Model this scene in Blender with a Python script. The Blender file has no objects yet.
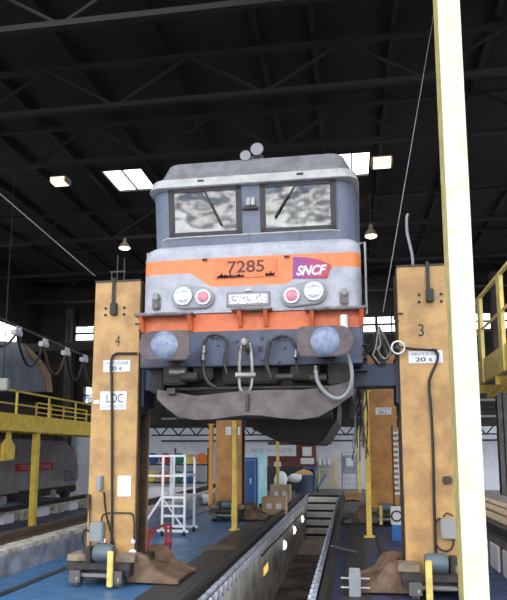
import bpy, bmesh, math, random
from mathutils import Vector, Matrix
R = random.Random(7)
S = bpy.context.scene
COL = S.collection
PI = math.pi
# ------------------------------------------------------------------ camera
FPX, PSI, TH = 620.0, math.radians(8.85), math.radians(7.9)
CAM = Vector((0, 0, 1.6))
CR = Vector((math.cos(PSI), math.sin(PSI), 0))
CF = Vector((-math.sin(PSI)*math.cos(TH), math.cos(PSI)*math.cos(TH), math.sin(TH)))
CU = CR.cross(CF)
cd = bpy.data.cameras.new('camera'); co = bpy.data.objects.new('camera', cd); COL.objects.link(co)
co.matrix_world = Matrix.Translation(CAM) @ Matrix((CR, CU, -CF)).transposed().to_4x4()
cd.sensor_fit = 'HORIZONTAL'; cd.sensor_width = 36; cd.lens = 36*FPX/507
cd.shift_y = (366-300)/507
cd.clip_end = 300; cd.clip_start = .05
S.camera = co
def ray(px, py): return (CF + CR*((px-253.5)/FPX) + CU*((366-py)/FPX))
def PY(px, py, Y): d = ray(px, py); return CAM + d*(Y/d.y)            # on a plane across the hall
def PXX(px, py, X): d = ray(px, py); return CAM + d*(X/d.x)           # on a plane along the track
def PZ(px, py, z=0): d = ray(px, py); return CAM + d*((z-CAM.z)/d.z)   # on a level plane

# ------------------------------------------------------------------ materials
MC = {}
def mat(name, c, rough=.6, metal=0, c2=None, ns=6, amt=.5, bump=.0, spec=.5, det=6, thr=(.4,.62)):
    if name in MC: return MC[name]
    m = bpy.data.materials.new(name); m.use_nodes = True; nt = m.node_tree; N = nt.nodes; L = nt.links
    b = N['Principled BSDF']; b.inputs['Roughness'].default_value = rough; b.inputs['Metallic'].default_value = metal
    b.inputs['Specular IOR Level'].default_value = spec
    b.inputs['Base Color'].default_value = (*c, 1)
    if c2 is not None:
        g = N.new('ShaderNodeNewGeometry')
        n = N.new('ShaderNodeTexNoise'); n.inputs['Scale'].default_value = ns; n.inputs['Detail'].default_value = det
        n.inputs['Roughness'].default_value = .65
        L.new(g.outputs['Position'], n.inputs['Vector'])
        mr = N.new('ShaderNodeMapRange'); mr.inputs[1].default_value = thr[0]; mr.inputs[2].default_value = thr[1]
        mr.inputs[4].default_value = amt; L.new(n.outputs['Fac'], mr.inputs[0])
        mx = N.new('ShaderNodeMix'); mx.data_type = 'RGBA'
        mx.inputs[6].default_value = (*c, 1); mx.inputs[7].default_value = (*c2, 1)
        L.new(mr.outputs[0], mx.inputs[0]); L.new(mx.outputs[2], b.inputs['Base Color'])
        if bump:
            bp = N.new('ShaderNodeBump'); bp.inputs['Strength'].default_value = bump; bp.inputs['Distance'].default_value = .02
            L.new(n.outputs['Fac'], bp.inputs['Height']); L.new(bp.outputs[0], b.inputs['Normal'])
    MC[name] = m; return m
def s2l(r, g, b): return tuple(((v/255)/12.92 if v/255 <= .04045 else ((v/255+.055)/1.055)**2.4) for v in (r, g, b))
def emis(name, c, s):
    m = bpy.data.materials.new(name); m.use_nodes = True; b = m.node_tree.nodes['Principled BSDF']
    b.inputs['Base Color'].default_value = (*c, 1); b.inputs['Emission Color'].default_value = (*c, 1); b.inputs['Emission Strength'].default_value = s
    return m
JY = mat('jack_ochre', s2l(200,157,98), .5, 0, s2l(150,112,72), 3.0, .7)
JYR = mat('jack_ochre_rusty', s2l(198,140,70), .5, 0, s2l(156,102,52), 3.0, .8)
YEL = mat('yellow_paint', s2l(246,214,96), .5, 0, s2l(200,165,72), 5, .55)
YELP = mat('pale_yellow_paint', s2l(236,214,120), .5, 0, s2l(190,165,90), 6, .5)
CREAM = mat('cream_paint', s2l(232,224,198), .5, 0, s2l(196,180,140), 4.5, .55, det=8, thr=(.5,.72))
CREAM_SHADE = mat('cream_paint_shaded', s2l(216,202,130), .6, 0, s2l(170,155,95), 7, .6)  # same cream paint, with the column's shade put into the colour
BLK = mat('black_rubber', (.012,.012,.013), .5)
DST = mat('dark_steel', (.035,.034,.036), .5, .3, (.075,.055,.04), 9, .7)
RST = mat('rusty_steel', (.10,.055,.035), .7, .1, (.04,.03,.03), 8, .8)
BRN = mat('brown_rail', (.085,.045,.025), .6, 0, (.03,.02,.015), 8, .8)
STL = mat('bare_steel', (.32,.31,.30), .4, .7, (.18,.16,.14), 8, .6)
ALU = mat('aluminium', (.72,.74,.78), .4, .4)
WHT = mat('white_paint', (.78,.78,.80), .5)
GRYP = mat('grey_paint', (.30,.32,.34), .5, 0, (.2,.2,.2), 6, .5)
MOT = mat('motor_blue_grey', (.12,.15,.18), .5, .2)
LG = s2l(180,180,190)
ROOFG = mat('locomotive_roof_grey', s2l(128,126,130), .6, 0, s2l(92,88,92), 5, .7)
VIS = mat('visor_grey', s2l(182,182,180), .55, 0, s2l(150,146,140), 7, .6)
BLUG = mat('cab_blue_grey', s2l(118,126,144), .45, 0, s2l(96,102,120), 5, .6)
BEAM = mat('buffer_beam_blue', s2l(80,90,114), .55, 0, s2l(66,64,74), 4, .95)
ORG = mat('orange_paint', s2l(226,118,68), .5, 0, s2l(188,92,58), 6, .6)
PLOW = mat('deflector_grey', s2l(100,92,92), .6, .1, s2l(70,62,62), 5, .8, bump=.2)
BUFG = mat('greasy_buffer', s2l(104,92,94), .6, .2, s2l(72,66,70), 7, .7)
BUFB = mat('buffer_blue_worn', s2l(98,112,140), .35, .35, s2l(140,144,156), 14, .7)
LIFTB = mat('lift_beam_blue', s2l(44,58,84), .5, .1, s2l(30,36,50), 5, .6)
UND = mat('underframe_black', (.022,.020,.020), .7, .1, (.05,.04,.035), 9, .7)
WOOD = mat('crate_wood', s2l(186,150,108), .7, 0, s2l(150,112,76), 9, .6)
CARD = mat('cardboard', s2l(196,164,128), .8, 0, s2l(170,138,104), 6, .5)
CONC = mat('pit_concrete', s2l(212,208,202), .7, 0, s2l(128,118,110), 1.6, .8, bump=.2, det=10)
CONCD = mat('pit_floor_dirty', s2l(150,132,120), .7, 0, s2l(58,48,44), 1.4, .95, det=8)
KERB = mat('pale_kerb', s2l(206,200,190), .7, 0, s2l(120,108,96), 6, .8, thr=(.42,.6))
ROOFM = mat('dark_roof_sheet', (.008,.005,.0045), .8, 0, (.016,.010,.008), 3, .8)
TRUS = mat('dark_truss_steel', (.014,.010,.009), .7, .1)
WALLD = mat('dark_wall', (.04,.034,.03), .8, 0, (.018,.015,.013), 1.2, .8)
WALLW = mat('white_wall', s2l(214,218,228), .8, 0, s2l(176,178,188), 1.2, .6)
RED = mat('red_paint', s2l(176,40,40), .5)
BLUE = mat('blue_paint', s2l(40,84,150), .5)
GRN = mat('green_paint', s2l(24,120,90), .5)
ORN = mat('orange_hose', s2l(224,120,50), .5)
HOODM = mat('silver_hood', s2l(142,150,164), .4, .3, s2l(108,112,124), 1.5, .7)
TAN = mat('tan_edge', s2l(178,146,110), .6, 0, s2l(130,100,76), 5, .6)
PAPER = mat('paper_white', (.8,.8,.82), .7)
INK = mat('black_ink', (.02,.02,.03), .6)
LAMPW = mat('lamp_glass', (.75,.76,.8), .15, .3, (.35,.36,.4), 60, .8)
LAMPR = mat('red_lamp_glass', s2l(200,96,112), .15, 0, s2l(232,170,180), 50, .8)
CHR = mat('chrome_ring', (.36,.36,.38), .35, .7)
def floor_mat(name, c, c2, c3, rough):
    m = mat(name, c, rough, 0, c2, .9, 1.0, det=9, thr=(.46,.62)); nt = m.node_tree; N = nt.nodes; L = nt.links
    b = N['Principled BSDF']; g = N.new('ShaderNodeNewGeometry'); n = N.new('ShaderNodeTexNoise')
    n.inputs['Scale'].default_value = 5; n.inputs['Detail'].default_value = 8; L.new(g.outputs['Position'], n.inputs['Vector'])
    r = N.new('ShaderNodeMapRange'); r.inputs[1].default_value = .5; r.inputs[2].default_value = .75; r.inputs[4].default_value = .8
    L.new(n.outputs['Fac'], r.inputs[0]); mx = N.new('ShaderNodeMix'); mx.data_type = 'RGBA'
    old = b.inputs['Base Color'].links[0].from_socket; L.new(old, mx.inputs[6]); mx.inputs[7].default_value = (*c3, 1)
    L.new(r.outputs[0], mx.inputs[0]); L.new(mx.outputs[2], b.inputs['Base Color'])
    r2 = N.new('ShaderNodeMapRange'); r2.inputs[3].default_value = rough-.1; r2.inputs[4].default_value = rough+.2
    L.new(n.outputs['Fac'], r2.inputs[0]); L.new(r2.outputs[0], b.inputs['Roughness'])
    return m
FLB = floor_mat('blue_floor_paint', s2l(58,110,158), s2l(68,106,142), s2l(66,80,98), .34)
FLD = floor_mat('dark_blue_floor_paint', s2l(56,70,106), s2l(70,66,78), s2l(40,36,42), .5)
FLG = floor_mat('grey_floor', s2l(120,118,122), s2l(94,88,88), s2l(64,58,56), .5)
# front body paint: grey with an orange band dipping under the number plate
def nose_paint():
    m = mat('nose_paint', LG, .5, 0, s2l(150,150,160), 5, .7); nt = m.node_tree; N = nt.nodes; L = nt.links
    b = N['Principled BSDF']; tc = N.new('ShaderNodeTexCoord'); sp = N.new('ShaderNodeSeparateXYZ'); L.new(tc.outputs['Object'], sp.inputs[0])
    ab = N.new('ShaderNodeMath'); ab.operation = 'ABSOLUTE'; L.new(sp.outputs['X'], ab.inputs[0])
    mr = N.new('ShaderNodeMapRange'); mr.interpolation_type = 'SMOOTHSTEP'
    mr.inputs[1].default_value = .42; mr.inputs[2].default_value = .80; mr.inputs[3].default_value = ZB0; mr.inputs[4].default_value = ZB1
    L.new(ab.outputs[0], mr.inputs[0])
    g1 = N.new('ShaderNodeMath'); g1.operation = 'GREATER_THAN'; L.new(sp.outputs['Z'], g1.inputs[0]); L.new(mr.outputs[0], g1.inputs[1])
    g2 = N.new('ShaderNodeMath'); g2.operation = 'LESS_THAN'; L.new(sp.outputs['Z'], g2.inputs[0]); g2.inputs[1].default_value = ZT
    mu = N.new('ShaderNodeMath'); mu.operation = 'MULTIPLY'; L.new(g1.outputs[0], mu.inputs[0]); L.new(g2.outputs[0], mu.inputs[1])
    mx = N.new('ShaderNodeMix'); mx.data_type = 'RGBA'; old = b.inputs['Base Color'].links[0].from_socket
    L.new(old, mx.inputs[6])
    n = N.new('ShaderNodeTexNoise'); n.inputs['Scale'].default_value = 6; n.inputs['Detail'].default_value = 7; L.new(tc.outputs['Object'], n.inputs['Vector'])
    om = N.new('ShaderNodeMix'); om.data_type = 'RGBA'; om.inputs[6].default_value = (*s2l(240,144,84), 1); om.inputs[7].default_value = (*s2l(214,118,74), 1)
    L.new(n.outputs['Fac'], om.inputs[0]); L.new(om.outputs[2], mx.inputs[7])
    L.new(mu.outputs[0], mx.inputs[0]); L.new(mx.outputs[2], b.inputs['Base Color'])
    return m
def glass_mat(name, tint, refl):
    m = bpy.data.materials.new(name); m.use_nodes = True; N = m.node_tree.nodes; L = m.node_tree.links; N.clear()
    o = N.new('ShaderNodeOutputMaterial'); t = N.new('ShaderNodeBsdfTransparent'); t.inputs[0].default_value = (*tint, 1)
    g = N.new('ShaderNodeBsdfGlossy'); g.inputs['Roughness'].default_value = .03
    f = N.new('ShaderNodeLayerWeight'); f.inputs[0].default_value = .5; r = N.new('ShaderNodeMapRange'); r.inputs[1].default_value = .6
    r.inputs[3].default_value = refl; r.inputs[4].default_value = min(1, refl*2.5); L.new(f.outputs['Facing'], r.inputs[0])
    mx = N.new('ShaderNodeMixShader'); L.new(r.outputs[0], mx.inputs[0]); L.new(t.outputs[0], mx.inputs[1]); L.new(g.outputs[0], mx.inputs[2])
    L.new(mx.outputs[0], o.inputs[0]); return m
GLW = glass_mat('cab_glass', (.8,.85,.85), .16)
GLP = glass_mat('pane_glass', (.93,.95,.97), .05)
BOILER = 0

# ------------------------------------------------------------------ mesh helpers
class MB:
    def __init__(s): s.v = []; s.f = []
    def add(s, vs, fs):
        o = len(s.v); s.v += [Vector(v) for v in vs]; s.f += [tuple(o+i for i in f) for f in fs]; return s
    def box(s, x0, x1, y0, y1, z0, z1):
        return s.add([(x, y, z) for z in (z0, z1) for y in (y0, y1) for x in (x0, x1)],
                     [(0,2,3,1),(4,5,7,6),(0,1,5,4),(2,6,7,3),(0,4,6,2),(1,3,7,5)])
    def cb(s, c, sx, sy, sz): return s.box(c[0]-sx/2, c[0]+sx/2, c[1]-sy/2, c[1]+sy/2, c[2]-sz/2, c[2]+sz/2)
    def prism(s, pts, a0, a1, ax='y'):      # polygon pts in the plane across ax
        def mk(p, a): return {'y': (p[0], a, p[1]), 'z': (p[0], p[1], a), 'x': (a, p[0], p[1])}[ax]
        n = len(pts); return s.add([mk(p, a0) for p in pts]+[mk(p, a1) for p in pts],
            [tuple(range(n))[::-1], tuple(range(n, 2*n))]+[(i, (i+1) % n, n+(i+1) % n, n+i) for i in range(n)])
    def lathe(s, o, axis, prof, n=20):      # prof = (distance along axis, radius)
        a = Vector(axis).normalized(); u = a.orthogonal().normalized(); w = a.cross(u); o = Vector(o); vs = []; fs = []
        for (t, r) in prof:
            for k in range(n):
                q = 2*PI*k/n; vs.append(o+a*t+(u*math.cos(q)+w*math.sin(q))*r)
        m = len(prof)
        for i in range(m-1):
            for k in range(n): fs.append((i*n+k, i*n+(k+1) % n, (i+1)*n+(k+1) % n, (i+1)*n+k))
        fs.append(tuple(range(n))[::-1]); fs.append(tuple(range((m-1)*n, m*n))); return s.add(vs, fs)
    def cyl(s, a, b, r, n=12, r2=None):
        a = Vector(a); b = Vector(b); return s.lathe(a, b-a, [(0, r), ((b-a).length, r if r2 is None else r2)], n)
    def tube(s, pts, r, n=6):
        pts = [Vector(p) for p in pts]; vs = []; fs = []; up = None
        for i, p in enumerate(pts):
            t = (pts[min(i+1, len(pts)-1)]-pts[max(i-1, 0)]).normalized()
            if up is None: up = t.orthogonal().normalized()
            u = (up-t*up.dot(t)); u = u.normalized() if u.length > 1e-6 else t.orthogonal().normalized(); up = u; w = t.cross(u)
            for k in range(n):
                q = 2*PI*k/n; vs.append(p+(u*math.cos(q)+w*math.sin(q))*r)
        for i in range(len(pts)-1):
            for k in range(n): fs.append((i*n+k, i*n+(k+1) % n, (i+1)*n+(k+1) % n, (i+1)*n+k))
        fs.append(tuple(range(n))[::-1]); fs.append(tuple(range(len(vs)-n, len(vs)))); return s.add(vs, fs)
    def bar(s, a, b, w, h):                 # rectangular bar
        a = Vector(a); b = Vector(b); t = (b-a).normalized(); u = t.cross(Vector((0,0,1)))
        u = Vector((1,0,0)) if u.length < 1e-3 else u.normalized(); v = u.cross(t); vs = []
        for p in (a, b):
            for (i, j) in ((-1,-1),(1,-1),(1,1),(-1,1)): vs.append(p+u*i*w/2+v*j*h/2)
        return s.add(vs, [(3,2,1,0),(4,5,6,7)]+[(i, (i+1) % 4, 4+(i+1) % 4, 4+i) for i in range(4)])
    def torus(s, c, axis, R_, r, n=24, m=8):
        a = Vector(axis).normalized(); u = a.orthogonal().normalized(); w = a.cross(u); c = Vector(c); vs = []; fs = []
        for i in range(n):
            q = 2*PI*i/n; d = u*math.cos(q)+w*math.sin(q)
            for k in range(m):
                e = 2*PI*k/m; vs.append(c+d*(R_+r*math.cos(e))+a*r*math.sin(e))
        for i in range(n):
            for k in range(m): fs.append((i*m+k, i*m+(k+1) % m, ((i+1) % n)*m+(k+1) % m, ((i+1) % n)*m+k))
        return s.add(vs, fs)
    def build(s, name, m, parent=None, loc=None, bev=0, smooth=False):
        if loc is None: loc = ROOT.get(parent.name) if parent else Vector((0,0,0))
        loc = Vector(loc)
        me = bpy.data.meshes.new(name); me.from_pydata([v-loc for v in s.v], [], s.f)
        bm = bmesh.new(); bm.from_mesh(me); bmesh.ops.recalc_face_normals(bm, faces=bm.faces)
        if bev: bmesh.ops.bevel(bm, geom=[e for e in bm.edges if len(e.link_faces) == 2 and e.calc_face_angle(0) > .5], offset=bev, segments=2, affect='EDGES')
        bm.to_mesh(me); bm.free()
        o = bpy.data.objects.new(name, me); COL.objects.link(o); me.materials.append(m)
        if smooth:
            for p in me.polygons: p.use_smooth = True
            me.set_sharp_from_angle(angle=.7)
        if parent: o.parent = parent
        else: o.location = loc
        ROOT[o.name] = loc
        return o
ROOT = {}
def tag(o, label=None, cat=None, group=None, kind=None):
    if label: o['label'] = label
    if cat: o['category'] = cat
    if group: o['group'] = group
    if kind: o['kind'] = kind
    return o
def thing(name, label, cat, loc, group=None):
    o = bpy.data.objects.new(name, None); COL.objects.link(o); o.location = loc; o.empty_display_size = .1
    ROOT[o.name] = Vector(loc); return tag(o, label, cat, group)
def one(mb, name, m, label, cat, group=None, loc=None, **k):
    if loc is None:
        xs = [v.x for v in mb.v]; ys = [v.y for v in mb.v]; zs = [v.z for v in mb.v]
        loc = ((min(xs)+max(xs))/2, (min(ys)+max(ys))/2, min(zs))
    return tag(mb.build(name, m, None, loc, **k), label, cat, group)
def struct(mb, name, m, **k): return tag(mb.build(name, m, None, (0,0,0), **k), kind='structure')
def text(name, s, c, w, h, m, parent, facing='-y', shear=0, bold=0, depth=.003):
    cu = bpy.data.curves.new(name, 'FONT'); cu.body = s; cu.size = 1; cu.shear = shear; cu.offset = bold; cu.align_x = 'CENTER'
    t = bpy.data.objects.new(name+'_c', cu); COL.objects.link(t); dg = bpy.context.evaluated_depsgraph_get(); dg.update()
    me0 = bpy.data.meshes.new_from_object(t.evaluated_get(dg)); bpy.data.objects.remove(t)
    vs = [v.co.copy() for v in me0.vertices]
    if not vs: return None
    xa = min(v.x for v in vs); xb = max(v.x for v in vs); ya = min(v.y for v in vs); yb = max(v.y for v in vs)
    mb = MB(); out = []
    for v in vs:
        a = ((v.x-xa)/(xb-xa)-.5)*w; b = ((v.y-ya)/(yb-ya)-.5)*h
        out.append(Vector((c[0]+a, c[1], c[2]+b)) if facing == '-y' else Vector((c[0], c[1]+a, c[2]+b)))
    mb.add(out, [tuple(p.vertices) for p in me0.polygons])
    return mb.build(name, m, parent)
def arc(p0, p1, sag, n=10):
    p0 = Vector(p0); p1 = Vector(p1); return [p0.lerp(p1, i/n)+Vector((0,0,-sag*4*(i/n)*(1-i/n))) for i in range(n+1)]
def smooth_path(pts, n=6):
    pts = [Vector(p) for p in pts]; P = [pts[0]*2-pts[1]]+pts+[pts[-1]*2-pts[-2]]; out = []
    for i in range(1, len(P)-2):
        for k in range(n):
            t = k/n; a, b, c, d = P[i-1], P[i], P[i+1], P[i+2]
            out.append(.5*((2*b)+(c-a)*t+(2*a-5*b+4*c-d)*t*t+(3*b-a-3*c+d)*t*t*t))
    return out+[pts[-1]]

# ------------------------------------------------------------------ setting
PL, PR, PEND = -1.62, -.45, 22.6      # inspection pit edges
YB = 28.0; XW = -15.0; XE = 9.0; ZR = 9.6; Y0 = -2.5
struct(MB().box(-4.45, PL-.02, Y0-12, 17, -.25, 0), 'floor', FLB)
struct(MB().box(-5.1, PL-.02, 17, YB, -.25, 0).box(PL-.02, PR+.02, PEND+1.0, YB, -.25, 0).box(PR+.02, XE, 17, YB, -.25, 0), 'floor', FLG)
struct(MB().box(PR+.02, XE, Y0-12, 17, -.25, 0), 'floor', FLD)
struct(MB().box(XW, -5.1, Y0-12, YB, -.75, -.5), 'floor', mat('sunken_floor', s2l(74,78,98), .6, 0, s2l(44,44,54), 1.5, .8))
struct(MB().box(-60, XW, Y0-12, YB+20, -.9, -.52), 'floor', mat('yard_ground', s2l(150,146,142), .9, 0, s2l(110,106,100), .5, .8))
struct(MB().box(-60, 60, -70, Y0-12, -.8, -.02), 'floor', mat('yard_ground', s2l(150,146,142), .9, 0, s2l(110,106,100), .5, .8))
struct(MB().box(PL-.2, PL, Y0-12, PEND+1.0, -1.5, -.0), 'wall_pit_left', CONC)
struct(MB().box(PR, PR+.2, Y0-12, PEND+1.0, -1.5, -.0), 'wall_pit_right', CONC)
struct(MB().box(PL, PR, Y0-12, PEND+1.0, -1.55, -1.35), 'floor', CONCD)
struct(MB().box(PL, PR, PEND+1.0, PEND+1.2, -1.5, 0), 'wall_pit_end', CONC)
# walls
wb = MB()
wz = [(0, .55, 'w')]
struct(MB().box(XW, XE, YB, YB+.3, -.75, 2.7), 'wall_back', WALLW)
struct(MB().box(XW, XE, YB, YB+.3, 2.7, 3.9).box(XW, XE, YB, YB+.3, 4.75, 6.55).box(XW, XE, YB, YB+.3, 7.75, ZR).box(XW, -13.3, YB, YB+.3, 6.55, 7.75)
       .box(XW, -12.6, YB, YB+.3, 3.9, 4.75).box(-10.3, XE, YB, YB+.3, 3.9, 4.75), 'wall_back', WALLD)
wx = [-13.3, -10, -5, -1.5, 1.2, 3.4, 6.2, XE]
for i in range(len(wx)-1):
    f = MB(); x0, x1 = wx[i], wx[i+1]
    f.box(x0, x0+.12, YB-.02, YB+.2, 6.55, 7.75)
    for z in (6.55, 6.93, 7.31, 7.7): f.box(x0, x1, YB+.02, YB+.12, z-.035, z+.05)
    k = 3
    for j in range(1, k): f.box(x0+(x1-x0)*j/k-.03, x0+(x1-x0)*j/k+.03, YB+.02, YB+.1, 6.55, 7.75)
    w = struct(f, 'window_%d' % (i+1), DST)
    MB().box(x0, x1, YB+.14, YB+.15, 6.55, 7.75).build('pane', GLP, w, (0,0,0))
f = MB()
for z in (3.9, 4.3, 4.72): f.box(-12.6, -10.3, YB+.02, YB+.1, z-.03, z+.04)
w = struct(f, 'window_8', DST); MB().box(-12.6, -10.3, YB+.14, YB+.15, 3.9, 4.75).build('pane', GLP, w, (0,0,0))
# left wall with window band, plus an out-of-view opening added for daylight
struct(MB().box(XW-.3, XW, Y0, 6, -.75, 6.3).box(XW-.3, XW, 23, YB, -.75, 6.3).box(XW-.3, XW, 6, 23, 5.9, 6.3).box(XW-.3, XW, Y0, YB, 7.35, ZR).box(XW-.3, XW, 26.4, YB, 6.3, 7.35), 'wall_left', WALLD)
f = MB()
for i in range(9): f.box(XW-.2, XW-.1, Y0+i*3.6-.04, Y0+i*3.6+.04, 6.3, 7.35)
w = struct(f, 'window_9', DST); MB().box(XW-.24, XW-.23, Y0, 26.4, 6.3, 7.35).build('pane', GLP, w, (0,0,0))
struct(MB().box(XE, XE+.3, Y0, 10, -.3, ZR).box(XE, XE+.3, 26.5, YB, -.3, ZR).box(XE, XE+.3, 10, 26.5, 6.2, ZR), 'wall_right', WALLD)  # wide gap out of view, added to let daylight in from the right
struct(MB().box(XE, 60, Y0-12, YB+20, -.8, -.02), 'floor', MC['yard_ground'])
# ceiling with two visible skylights and three unseen openings added for light
def sky_rect(pts):
    q = [PZ(x, y, ZR) for x, y in pts]; return min(p.x for p in q), max(p.x for p in q), sum(sorted(p.y for p in q)[:2])/2, sum(sorted(p.y for p in q)[2:])/2
a = PZ(107, 172, ZR); b = PZ(143, 168, ZR); c_ = PZ(130, 188, ZR)
SY0, SY1 = (a.y+b.y)/2, c_.y
SLX = (PZ(102, 172, ZR).x, PZ(141, 168, ZR).x); p_ = PZ(331, 153, ZR); SRX = (PZ(333, 156, ZR).x, PZ(370, 156, ZR).x)
SY0, SY1 = 16.0, 17.45
HOLES = [(SLX[0], SLX[1], SY0, SY1), (SRX[0], SRX[1], SY0, SY1), (-4.9, -.1, 18.6, 27.0), (-8.0, -1.5, 1.0, 7.6), (-.2, 6.5, 1.0, 7.6)]  # last three are out of view, added to brighten floor and back
def hole_rows(holes):
    ys = sorted({Y0, YB}|{h[2] for h in holes}|{h[3] for h in holes}); mb = MB()
    for a, b in zip(ys[:-1], ys[1:]):
        hs = sorted([h for h in holes if h[2] <= a+1e-6 and h[3] >= b-1e-6]); x = XW
        for h in hs:
            mb.box(x, h[0], a, b, ZR, ZR+.03); x = h[1]
        mb.box(x, XE, a, b, ZR, ZR+.03)
    return mb
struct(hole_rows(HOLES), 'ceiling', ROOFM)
for i, (x0, x1, ya, yb_) in enumerate(HOLES):
    f = MB(); n = 2 if i < 2 else 5; w_ = .018 if i < 2 else .04
    for k in range(n+1): x = x0+(x1-x0)*k/n; f.box(x-w_, x+w_, ya, yb_, ZR-.02, ZR+.04)
    for y in (ya, yb_): f.box(x0, x1, y-w_, y+w_, ZR-.02, ZR+.04)
    w = struct(f, 'window_%d' % (10+i), DST)
    MB().box(x0, x1, ya, yb_, ZR+.04, ZR+.045).build('pane', GLP, w, (0,0,0))
# purlins + trusses
for i in range(13):
    x = [-14, -12.1, -10.2, -8.6, -7.25, -5.4, -3.5, -1.6, -.55, .95, 2.8, 4.9, 7][i]
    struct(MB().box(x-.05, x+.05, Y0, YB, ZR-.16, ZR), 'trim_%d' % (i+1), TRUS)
ty = [8.6, 11.0, 13.2, 18.4, 22.0, 25.8]
tn = ['nearest the camera, high above the locomotive', 'second of six counted from the camera', 'third of six counted from the camera', 'fourth of six counted from the camera', 'fifth of six counted from the camera', 'furthest, closest to the back wall']
for y, nm in zip(ty, tn):
    t = thing('roof_truss', 'dark steel lattice roof truss, '+nm, 'truss', (0, y, ZR-1.2), 'roof trusses')
    z0, z1 = ZR-1.2, ZR-.2
    MB().box(XW, XE, y-.06, y+.06, z1-.08, z1).build('top_chord', TRUS, t)
    MB().box(XW, XE, y-.06, y+.06, z0, z0+.1).build('bottom_chord', TRUS, t)
    n = 16
    for k in range(n):
        xa = XW+(XE-XW)*k/n; xb = XW+(XE-XW)*(k+1)/n
        MB().bar((xa, y, z0+.05 if k % 2 else z1-.04), (xb, y, z1-.04 if k % 2 else z0+.05), .05, .05).build('diagonal', TRUS, t)
# building stanchions at the back and left
def stanchion(px, py, Y, w, lab, z1=ZR-1.2, m=None):
    p = PY(px, py, Y); mb = MB(); x = p.x
    mb.box(x-w/2, x+w/2, Y, Y+.03, 0, z1).box(x-w/2, x+w/2, Y+w-.03, Y+w, 0, z1).box(x-.02, x+.02, Y, Y+w, 0, z1)
    one(mb, 'steel_column', m or mat('grey_column', s2l(92,88,86), .7, 0, s2l(60,56,54), 3, .7), lab, 'column')
stanchion(65, 430, 27.4, .34, 'grey steel building column by the back wall behind the yellow platform')
stanchion(504, 430, 24.0, .36, 'grey steel building column at the right edge behind the yellow gangway')

# big cream column at right
FY = 5.5; xl = PY(462.5, 560, FY).x; xr = PY(488, 560, FY).x
t = thing('steel_column', 'tall cream painted steel column in front of jack number 3', 'column', ((xl+xr)/2, FY+.13, 0))
MB().box(xl, xr, FY, FY+.02, 0, ZR).build('front_flange', CREAM, t, bev=.003)
MB().box((xl+xr)/2-.01, (xl+xr)/2+.01, FY+.02, FY+.25, 0, ZR).build('web', CREAM_SHADE, t)
MB().box(xl, xr, FY+.25, FY+.27, 0, ZR).build('rear_flange', CREAM_SHADE, t, bev=.003)
MB().box(xl, xl+.015, FY+.02, FY+.25, 0, ZR).build('side_plate', CREAM_SHADE, t)

# ------------------------------------------------------------------ pit and rails
for (x, lab, e) in ((PL-.13, 'dark steel rail along the left edge of the inspection pit', 1), (PR+.13, 'dark steel rail along the right edge of the inspection pit', -1)):
    y0, y1 = 3.0, PEND+1
    t = thing('rail', lab, 'rail', (x, y0, 0), 'pit rails')
    pr = [(-.075,0),(.075,0),(.075,.012),(.012,.03),(.012,.09),(.036,.1),(.036,.14),(-.036,.14),(-.036,.1),(-.012,.09),(-.012,.03),(-.075,.012)]
    MB().prism([(x+a_, b_) for a_, b_ in pr], y0, y1).build('rail_head', DST, t)
    for k in range(62):
        y = 4.6+k*.29; xx = PL-.005 if e > 0 else PR-.035
        MB().prism([(y, -.02), (y+.03, -.02), (y+.1, -.1), (y+.17, -.02), (y+.2, -.02), (y+.12, -.15), (y+.08, -.15)], xx-(.03 if e < 0 else -.012), xx+(.018 if e < 0 else .05), 'x').build('rail_clip', mat('clip_pale', s2l(206,208,220), .5), t)
    MB().box(min(PL if e > 0 else PR, (PL if e > 0 else PR)+e*.012), max(PL if e > 0 else PR, (PL if e > 0 else PR)+e*.012), y0, y1, -.17, -.005).build('clip_backing', mat('clip_back', s2l(96,94,110), .6, 0, s2l(60,58,68), 5, .8), t)
    MB().box(min(x+e*.09, x+e*.145), max(x+e*.09, x+e*.145), y0, y1, .0, .03).build('edge_strip', mat('edge_pale', s2l(198,204,216), .6, 0, s2l(120,120,128), 6, .8), t)
    d = MB().box(min(x-e*.2, x-e*.62), max(x-e*.2, x-e*(.3 if e > 0 else .5)), y0, 17, .001, .012)
    one(d, 'floor_strip', mat('oily_strip', (.03,.028,.03), .5, 0, (.07,.06,.055), 4, .7), 'black oily strip on the floor '+('left' if e > 0 else 'right')+' of the pit', 'floor strip')
# steps
for k in range(5):
    y = PEND+.97-.34*(k+1); z = -.05-.24*k
    one(MB().box(PL+.01, PR-.01, y, y+.34, -1.35, z-.0), 'pit_step', mat('white_step', s2l(244,240,232), .6, 0, s2l(190,180,170), 5, .4),
        'white concrete step at the far end of the pit, '+['topmost', 'second from the top', 'middle one of five', 'second from the bottom', 'lowest'][k], 'step', 'pit steps', bev=.02)
    struct(MB().box(PL+.02, PR-.02, y-.004, y+.002, z-.24, z-.16), 'trim_%d' % (60+k), BLK)
PLAMP = emis('pit_lamp_on', (1,.97,.92), 4)
for (px, py, lab) in ((292, 276+254, 'middle'), (282, 545, 'nearest'), (300.5, 519, 'furthest')):
    p = PXX(px, py, PL)
    t = thing('pit_lamp', 'round white lamp on the left pit wall, %s of three' % lab, 'lamp', (PL, p.y, p.z-.12), 'pit lamps')
    MB().lathe((PL, p.y, p.z), (1,0,0), [(0, .14), (.03, .14), (.05, .11)], 20).build('housing', WHT, t, smooth=True)
    MB().lathe((PL+.05, p.y, p.z), (1,0,0), [(0, .11), (.04, .08), (.06, .02)], 20).build('lens', PLAMP, t, smooth=True)
p = PXX(263, 569, PL)
t = thing('pit_light', 'yellowish rectangular light box on the near left pit wall', 'light', (PL, p.y, p.z-.12))
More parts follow.
